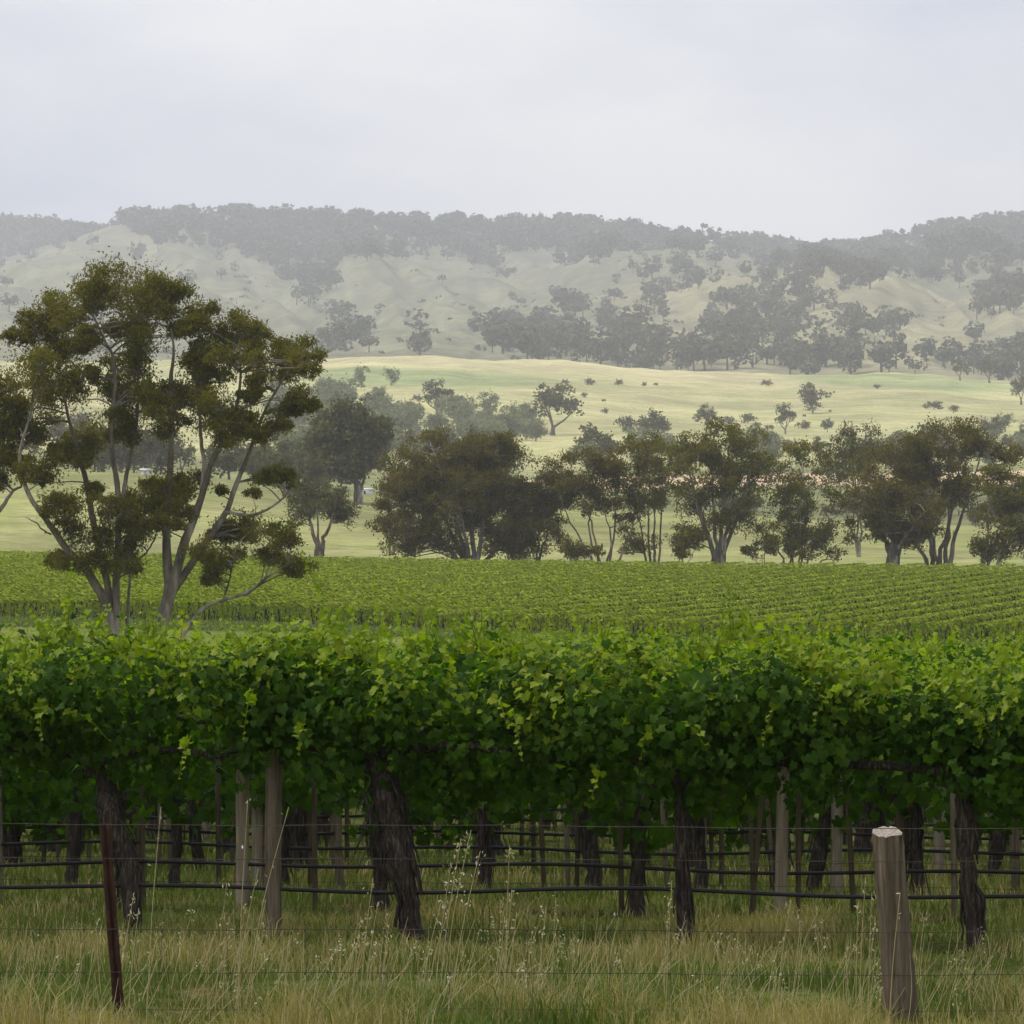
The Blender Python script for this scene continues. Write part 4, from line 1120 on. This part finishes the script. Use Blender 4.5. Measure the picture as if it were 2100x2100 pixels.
# --- trellis of each row: posts, drip pipe, cordon wire
def post_round(mb, p, h, r, lean=(0, 0), sides=12):
    n = 9; f = np.linspace(0, 1, n)[:, None]
    base = np.array([p[0], p[1], p[2] - .15]); topv = np.array([p[0] + lean[0], p[1] + lean[1], p[2] + h])
    tube(mb, base * (1 - f) + topv * f, np.full(n, r) * (1 + .03 * vn.normal(size=n)), sides, .04)
POSTS = {0: [(560, .055)], 1: [(497, .05), (1600, .045)], 2: [(528, .05), (1715, .05)], 3: [(612, .055), (1925, .05)], 4: [(590, .05), (1340, .05), (2085, .05)]}
for k, dk in enumerate(ROWS):
    p0 = row_p(row_s(1050, dk), dk)
    root = empty('trellis', (p0[0], p0[1], tz(*p0)))
    tag(root, 'post and drip-pipe trellis of the %s vine row' % ORD[k], 'trellis', 'trellises of the near vineyard')
    pl = POSTS.get(k)
    if pl is None:
        q0 = vn.uniform(0, 300); step = 1.9 * F / dk
        pl = [(q0 + step * j + vn.normal() * 30, .045) for j in range(-1, 14) if q0 + step * j < 2200] 
    for px, r in pl:
        g = row_p(row_s(px, dk), dk)
        mb = MB(); post_round(mb, (g[0], g[1], tz(*g)), 1.72, r, (vn.normal() * .02, vn.normal() * .02)); mb.build('post', M['pale_post'] if k else M['post'], root, smooth=True)
    ss = np.linspace(row_s(-1000, dk), row_s(3100, dk), 90)
    pts = []
    for j, s in enumerate(ss):
        g = row_p(s, dk); pts.append((g[0], g[1], tz(*g) + .33 + .018 * math.sin(s * 2.1 + k) + .012 * math.sin(s * .8 + 2 * k)))
    mb = MB(); tube(mb, pts, .0135, 6, 0); mb.build('drip_pipe', M['drip'], root, smooth=True)
    mb = MB(); tube(mb, [(x, y, z + 1.03) for x, y, z in pts], .002, 4, 0); mb.build('cordon_wire', M['wire'], root)
    if k in (0, 1, 2, 3):
        mb = MB(); tube(mb, [(x, y, z + .045 - .02 * math.sin(x * 2)) for x, y, z in pts], .0018, 4, 0); mb.build('pipe_wire', M['wire'], root)

# ------------------------------------------------------------------ roadside wire fence
DF = 24.6
fx = (1835 - 1050) / F * DF
fence = empty('wire_fence', (fx, DF, tz(fx, DF)))
tag(fence, 'old wire fence with a wooden post and a rusty picket before the vines', 'fence')
# wooden post: worn squarish section, top sawn at a slant
n, sd = 30, 20
tops = at(1819, 1706, DF); bots = at(1853, 2150, DF)
th = np.arange(sd) / sd * 2 * np.pi + .25
ex = np.sign(np.cos(th)) * np.abs(np.cos(th)) ** .5; ey = np.sign(np.sin(th)) * np.abs(np.sin(th)) ** .5
cr_, sr_ = math.cos(.42), math.sin(.42)
sx, sy = ex * cr_ - ey * sr_, ex * sr_ + ey * cr_
pv = []
wob = np.random.default_rng(3)
edge = wob.normal(size=sd) * .05
for i in range(n):
    f = i / (n - 1); c = np.array(bots) * (1 - f) + np.array(tops) * f
    R = (.080 * (1 - f) + .068 * f) * (1 + edge + .02 * wob.normal(size=sd) + .03 * math.sin(f * 9))
    z = np.full(sd, c[2])
    if i == n - 1: z = c[2] + sy * .026 + .004 * wob.normal(size=sd)
    pv.append(np.stack([c[0] + sx * R, c[1] + sy * R, z], 1))
pv = np.array(pv)
mb = MB()
ii = np.arange(n - 1)[:, None] * sd; jj = np.arange(sd)[None]; j2 = (jj + 1) % sd
mb.add(pv.reshape(-1, 3), np.stack([ii + jj, ii + j2, ii + sd + j2, ii + sd + jj], -1).reshape(-1, 4))
wp = mb.build('wooden_post', M['fence_post'], fence, smooth=True); tag(wp, 'weathered grey-brown wooden fence post with a pale sawn top')
cap = pv[-1]; cc_ = cap.mean(0)
mb = MB(); inner = cc_ + (cap - cc_) * .55
vv = np.vstack([cap + (0, 0, .001), inner + (0, 0, .003) + wob.normal(size=inner.shape) * .0015, [cc_ + (0, 0, .002)]])
mb.add(vv, [(k, (k + 1) % sd, sd + (k + 1) % sd, sd + k) for k in range(sd)], [(sd + k, sd + (k + 1) % sd, 2 * sd) for k in range(sd)])
mb.build('sawn_top', M['post_end'], fence)
# steel star picket, three fins
t_, b_ = np.array(at(214, 1688, DF)), np.array(at(246, 2120, DF))
mb = MB()
for a0 in (-.35, 2.05, 3.95):
    dv = np.array([math.cos(a0), math.sin(a0), 0]); nv = np.array([-math.sin(a0), math.cos(a0), 0]) * .0035
    rows = []
    for f in np.linspace(0, 1, 14):
        c = b_ * (1 - f) + t_ * f; wd = .034 + .002 * vn.normal()
        rows.append([c + nv, c + dv * wd + nv, c + dv * wd - nv, c - nv])
    rw = np.array(rows).reshape(-1, 3)
    i4 = np.arange(13)[:, None] * 4; j4 = np.arange(4)[None]
    mb.add(rw, np.stack([i4 + j4, i4 + (j4 + 1) % 4, i4 + 4 + (j4 + 1) % 4, i4 + 4 + j4], -1).reshape(-1, 4), None)
    e = 13 * 4; mb.add(rw[e:], [(0, 1, 2, 3)])
pk = mb.build('steel_picket', M['rust'], fence); tag(pk, 'leaning rusty brown steel picket')
for y0, y1, rr in ((1689, 1700, .0020), (1759, 1767, .0018), (1904, 1912, .0019), (1992, 2000, .0019), (2068, 2074, .0017)):
    pts = []
    for px in np.linspace(-900, 3000, 130):
        f = (px + 0) / 2100; sag = 3.0 * math.sin(px / 210.0) + 1.5 * math.sin(px / 57.0 + y0)
        p = at(px, y0 + (y1 - y0) * f + sag * .5, DF - .085); pts.append(p)
    mb = MB(); tube(mb, pts, rr, 4, 0); mb.build('wire', M['wire'], fence)
for j, px in enumerate(np.arange(10 - 153 * 4, 2700, 153.0)):
    px = px + vn.normal() * 12
    a, b = at(px, 1907, DF - .09), at(px + vn.normal() * 14, 2130, DF - .09)
    mb = MB(); tube(mb, smooth_path([a, (a + b) / 2 + Vector((vn.normal() * .006, 0, 0)), b], 7), .0014, 4, 0)
    for yk in (1907, 1996, 2071):
        f = (yk - 1907) / 223; c = a.lerp(b, f); tube(mb, [c - Vector((0, 0, .010)), c, c + Vector((0, 0, .010))], [.002, .0055, .002], 5, 0)
    mb.build('stay_wire', M['wire'], fence)

# ------------------------------------------------------------------ grasses
def blades(mb, x, y, h, wd, lean, r, dirn=None):
    n = len(x); z = terr(x, y)
    a = r.uniform(0, 2 * np.pi, n) if dirn is None else dirn
    d = np.stack([np.cos(a), np.sin(a), np.zeros(n)], 1); b = r.uniform(0, 2 * np.pi, n)
    s = np.stack([np.cos(b), np.sin(b) * .35, np.zeros(n)], 1) * wd[:, None] * .5
    p0 = np.stack([x, y, z - .01], 1)
    p1 = p0 + d * (h * lean * .3)[:, None] + np.stack([np.zeros(n), np.zeros(n), h * .6], 1)
    p2 = p0 + d * (h * lean)[:, None] + np.stack([np.zeros(n), np.zeros(n), h * (1 - .25 * lean)], 1)
    v = np.stack([p0 - s, p0 + s, p1 + s * .7, p1 - s * .7, p2], 1).reshape(-1, 3)
    k = np.arange(n)[:, None] * 5
    mb.add(v, k + np.array([0, 1, 2, 3]), k + np.array([3, 2, 4]))
gr = np.random.default_rng(500)
green, dry = MB(), MB()
def sow(n, dr, hfun, wd, dryness):
    d = np.sqrt(gr.uniform(dr[0] ** 2, dr[1] ** 2, n)); n = int(n * 1.2); px = gr.uniform(-400, 2500, n); d = np.sqrt(gr.uniform(dr[0] ** 2, dr[1] ** 2, n))
    x = (px - 1050) / F * d
    c1 = fbm(x / .55 + 7, d / .5, 3); c2 = fbm(x / 1.6 + 70, d / 1.0, 3)
    h = hfun(d, c1, c2) * gr.uniform(.5, 1.25, n)
    isdry = gr.random(n) < np.clip(dryness(d) + 1.7 * c2 + .6 * c1, .02, .98)
    lean = gr.uniform(.05, .75, n)
    w = wd * gr.uniform(.6, 1.4, n)
    blades(green, x[~isdry], d[~isdry], h[~isdry], w[~isdry] * 1.15, lean[~isdry], gr)
    blades(dry, x[isdry], d[isdry], h[isdry] * 1.1, w[isdry] * .8, lean[isdry], gr)
sow(40000, (22.8, 26.8), lambda d, a, b: np.clip(.15 + .34 * a + .16 * b, .04, .42) * np.clip((26.8 - d) / 1.6, .3, 1), .0085, lambda d: .60 - .30 * (d - 24))
sow(44000, (26.2, 31.5), lambda d, a, b: np.clip(.09 + .24 * a + .08 * b, .02, .26), .0085, lambda d: .10)
sow(28000, (31, 42), lambda d, a, b: np.clip(.10 + .10 * a, .04, .2), .010, lambda d: .0)
sow(14000, (42, 74), lambda d, a, b: np.clip(.12 + .10 * a, .05, .2), .02, lambda d: .0)
tag(green.build('green_grass', M['grass']), 'short green grass under and before the vines', 'grass', kind='stuff')
tag(dry.build('dry_grass', M['straw']), 'straw-coloured dry grass along the fence', 'grass', kind='stuff')

# wild oats: clumps of tall stalks with pale nodding seed heads
def oat_clump(items, label, d=25.6):
    bx = (items[0][2] - 1050) / F * d
    root = empty('wild_oats', (bx, d, tz(bx, d))); tag(root, label, 'grass clump', 'tall wild oats by the fence')
    for (tx, ty, bx_, seeds) in items:
        seeds = max(seeds, 3)
        dd = d + gr.uniform(-.5, .5)
        top = np.array(at(tx, ty, dd)); xb = (bx_ - 1050) / F * dd
        bot = np.array([xb, dd, tz(xb, dd) - .02])
        mid = bot * .5 + top * .5 + np.array([(bot[0] - top[0]) * .10, 0, .02])
        path = smooth_path([bot, mid, top], 12)
        mb = MB(); tube(mb, path, np.linspace(.0030, .0014, 12), 4, 0); mb.build('stalk', M['stalk'], root)
        mb = MB()
        n = seeds
        f = 1 - gr.random(n) ** 1.3 * .38
        p = np.stack([np.interp(f, np.linspace(0, 1, 12), path[:, j]) for j in range(3)], 1) + gr.normal(size=(n, 3)) * np.array([.016, .016, .008])
        leaves(mb, p, .026 * gr.uniform(.7, 1.3, n), .34, None, droop=.7, r=gr)
        tag(mb.build('seed_head', M['seed'], root), kind='stuff')
oat_clump([(966, 1702, 905, 26), (945, 1722, 898, 20), (925, 1770, 890, 16), (985, 1745, 920, 12), (930, 1835, 870, 10), (905, 1850, 860, 8)], 'tallest clump of wild oats with white seed heads, just right of the thickest vine')
oat_clump([(1045, 1735, 1035, 14), (1050, 1825, 1030, 14), (1060, 1870, 1040, 10), (1035, 1880, 1020, 10)], 'wild oats with pale seed heads right of the tallest clump')
oat_clump([(330, 1655, 300, 2), (275, 1830, 240, 10), (285, 1862, 262, 8), (245, 1905, 236, 8)], 'thin wild oats leaning beside the rusty picket')
oat_clump([(508, 1640, 488, 3), (592, 1655, 500, 3), (530, 1780, 480, 4), (545, 1845, 510, 6), (470, 1880, 455, 10), (465, 1810, 440, 6)], 'bare straw stalks leaning across the front trellis post')
oat_clump([(1378, 1805, 1365, 10), (1372, 1850, 1360, 8), (1140, 1840, 1130, 8), (1120, 1860, 1100, 8)], 'wild oats left of the slim upright vine')
oat_clump([(1622, 1845, 1590, 8), (1600, 1930, 1570, 5)], 'short wild oat stalk left of the wooden post')
oat_clump([(1775, 1800, 1762, 5), (1788, 1830, 1780, 9), (1795, 1880, 1778, 6), (1760, 1850, 1755, 4)], 'wild oats growing against the left side of the wooden post')
oat_clump([(1846, 1830, 1822, 2), (1915, 1890, 1880, 6), (1860, 2010, 1830, 3)], 'dry stalk bent across the wooden post', d=24.2)
oat_clump([(765, 1800, 735, 8), (775, 1850, 745, 8), (740, 1880, 720, 10), (798, 1895, 780, 8)], 'wild oats before the foot of the thickest vine')
rest_s, rest_h = MB(), MB()
for _ in range(420):
    px = gr.uniform(-20, 2120); d = gr.uniform(24.2, 27.2); x = (px - 1050) / F * d; h = gr.uniform(.16, .50)
    a = np.array([x, d, tz(x, d)]); b = a + np.array([gr.normal() * .10 + .05, gr.normal() * .05, h])
    pth = smooth_path([a, (a + b) / 2 + np.array([gr.normal() * .02, 0, .01]), b], 7)
    tube(rest_s, pth, np.linspace(.0024, .0012, 7), 3, 0, cap=False)
    if gr.random() < .22:
        n = int(gr.integers(4, 12)); leaves(rest_h, b + gr.normal(size=(n, 3)) * np.array([.014, .014, .028]), .02 * gr.uniform(.7, 1.3, n), .36, None, droop=.6, r=gr)
tag(rest_s.build('grass_stalks', M['stalk']), 'thin dry grass stalks scattered in the roadside grass', 'grass', kind='stuff')
tag(rest_h.build('grass_seed_heads', M['seed']), 'tiny pale seed heads scattered in the roadside grass', 'grass', kind='stuff')

# ------------------------------------------------------------------ haze: one even body of air round everything
m, nt, out = new_mat('haze')
pvn = nt.nodes.new("ShaderNodeVolumePrincipled")
pvn.inputs['Color'].default_value = (0.865, 0.885, 1.0, 1)
pvn.inputs['Density'].default_value = 1.4e-4
pvn.inputs['Anisotropy'].default_value = 0.35
nt.links.new(pvn.outputs[0], out.inputs['Volume'])
zt = float(gv[:, 2].max()) + 40; zb = float(gv[:, 2].min()) - 1.0
mb = MB(); box(mb, (0, 0, (zt + zb) / 2), (16080, 16080, zt - zb))
tag(mb.build('haze', m), kind='stuff')
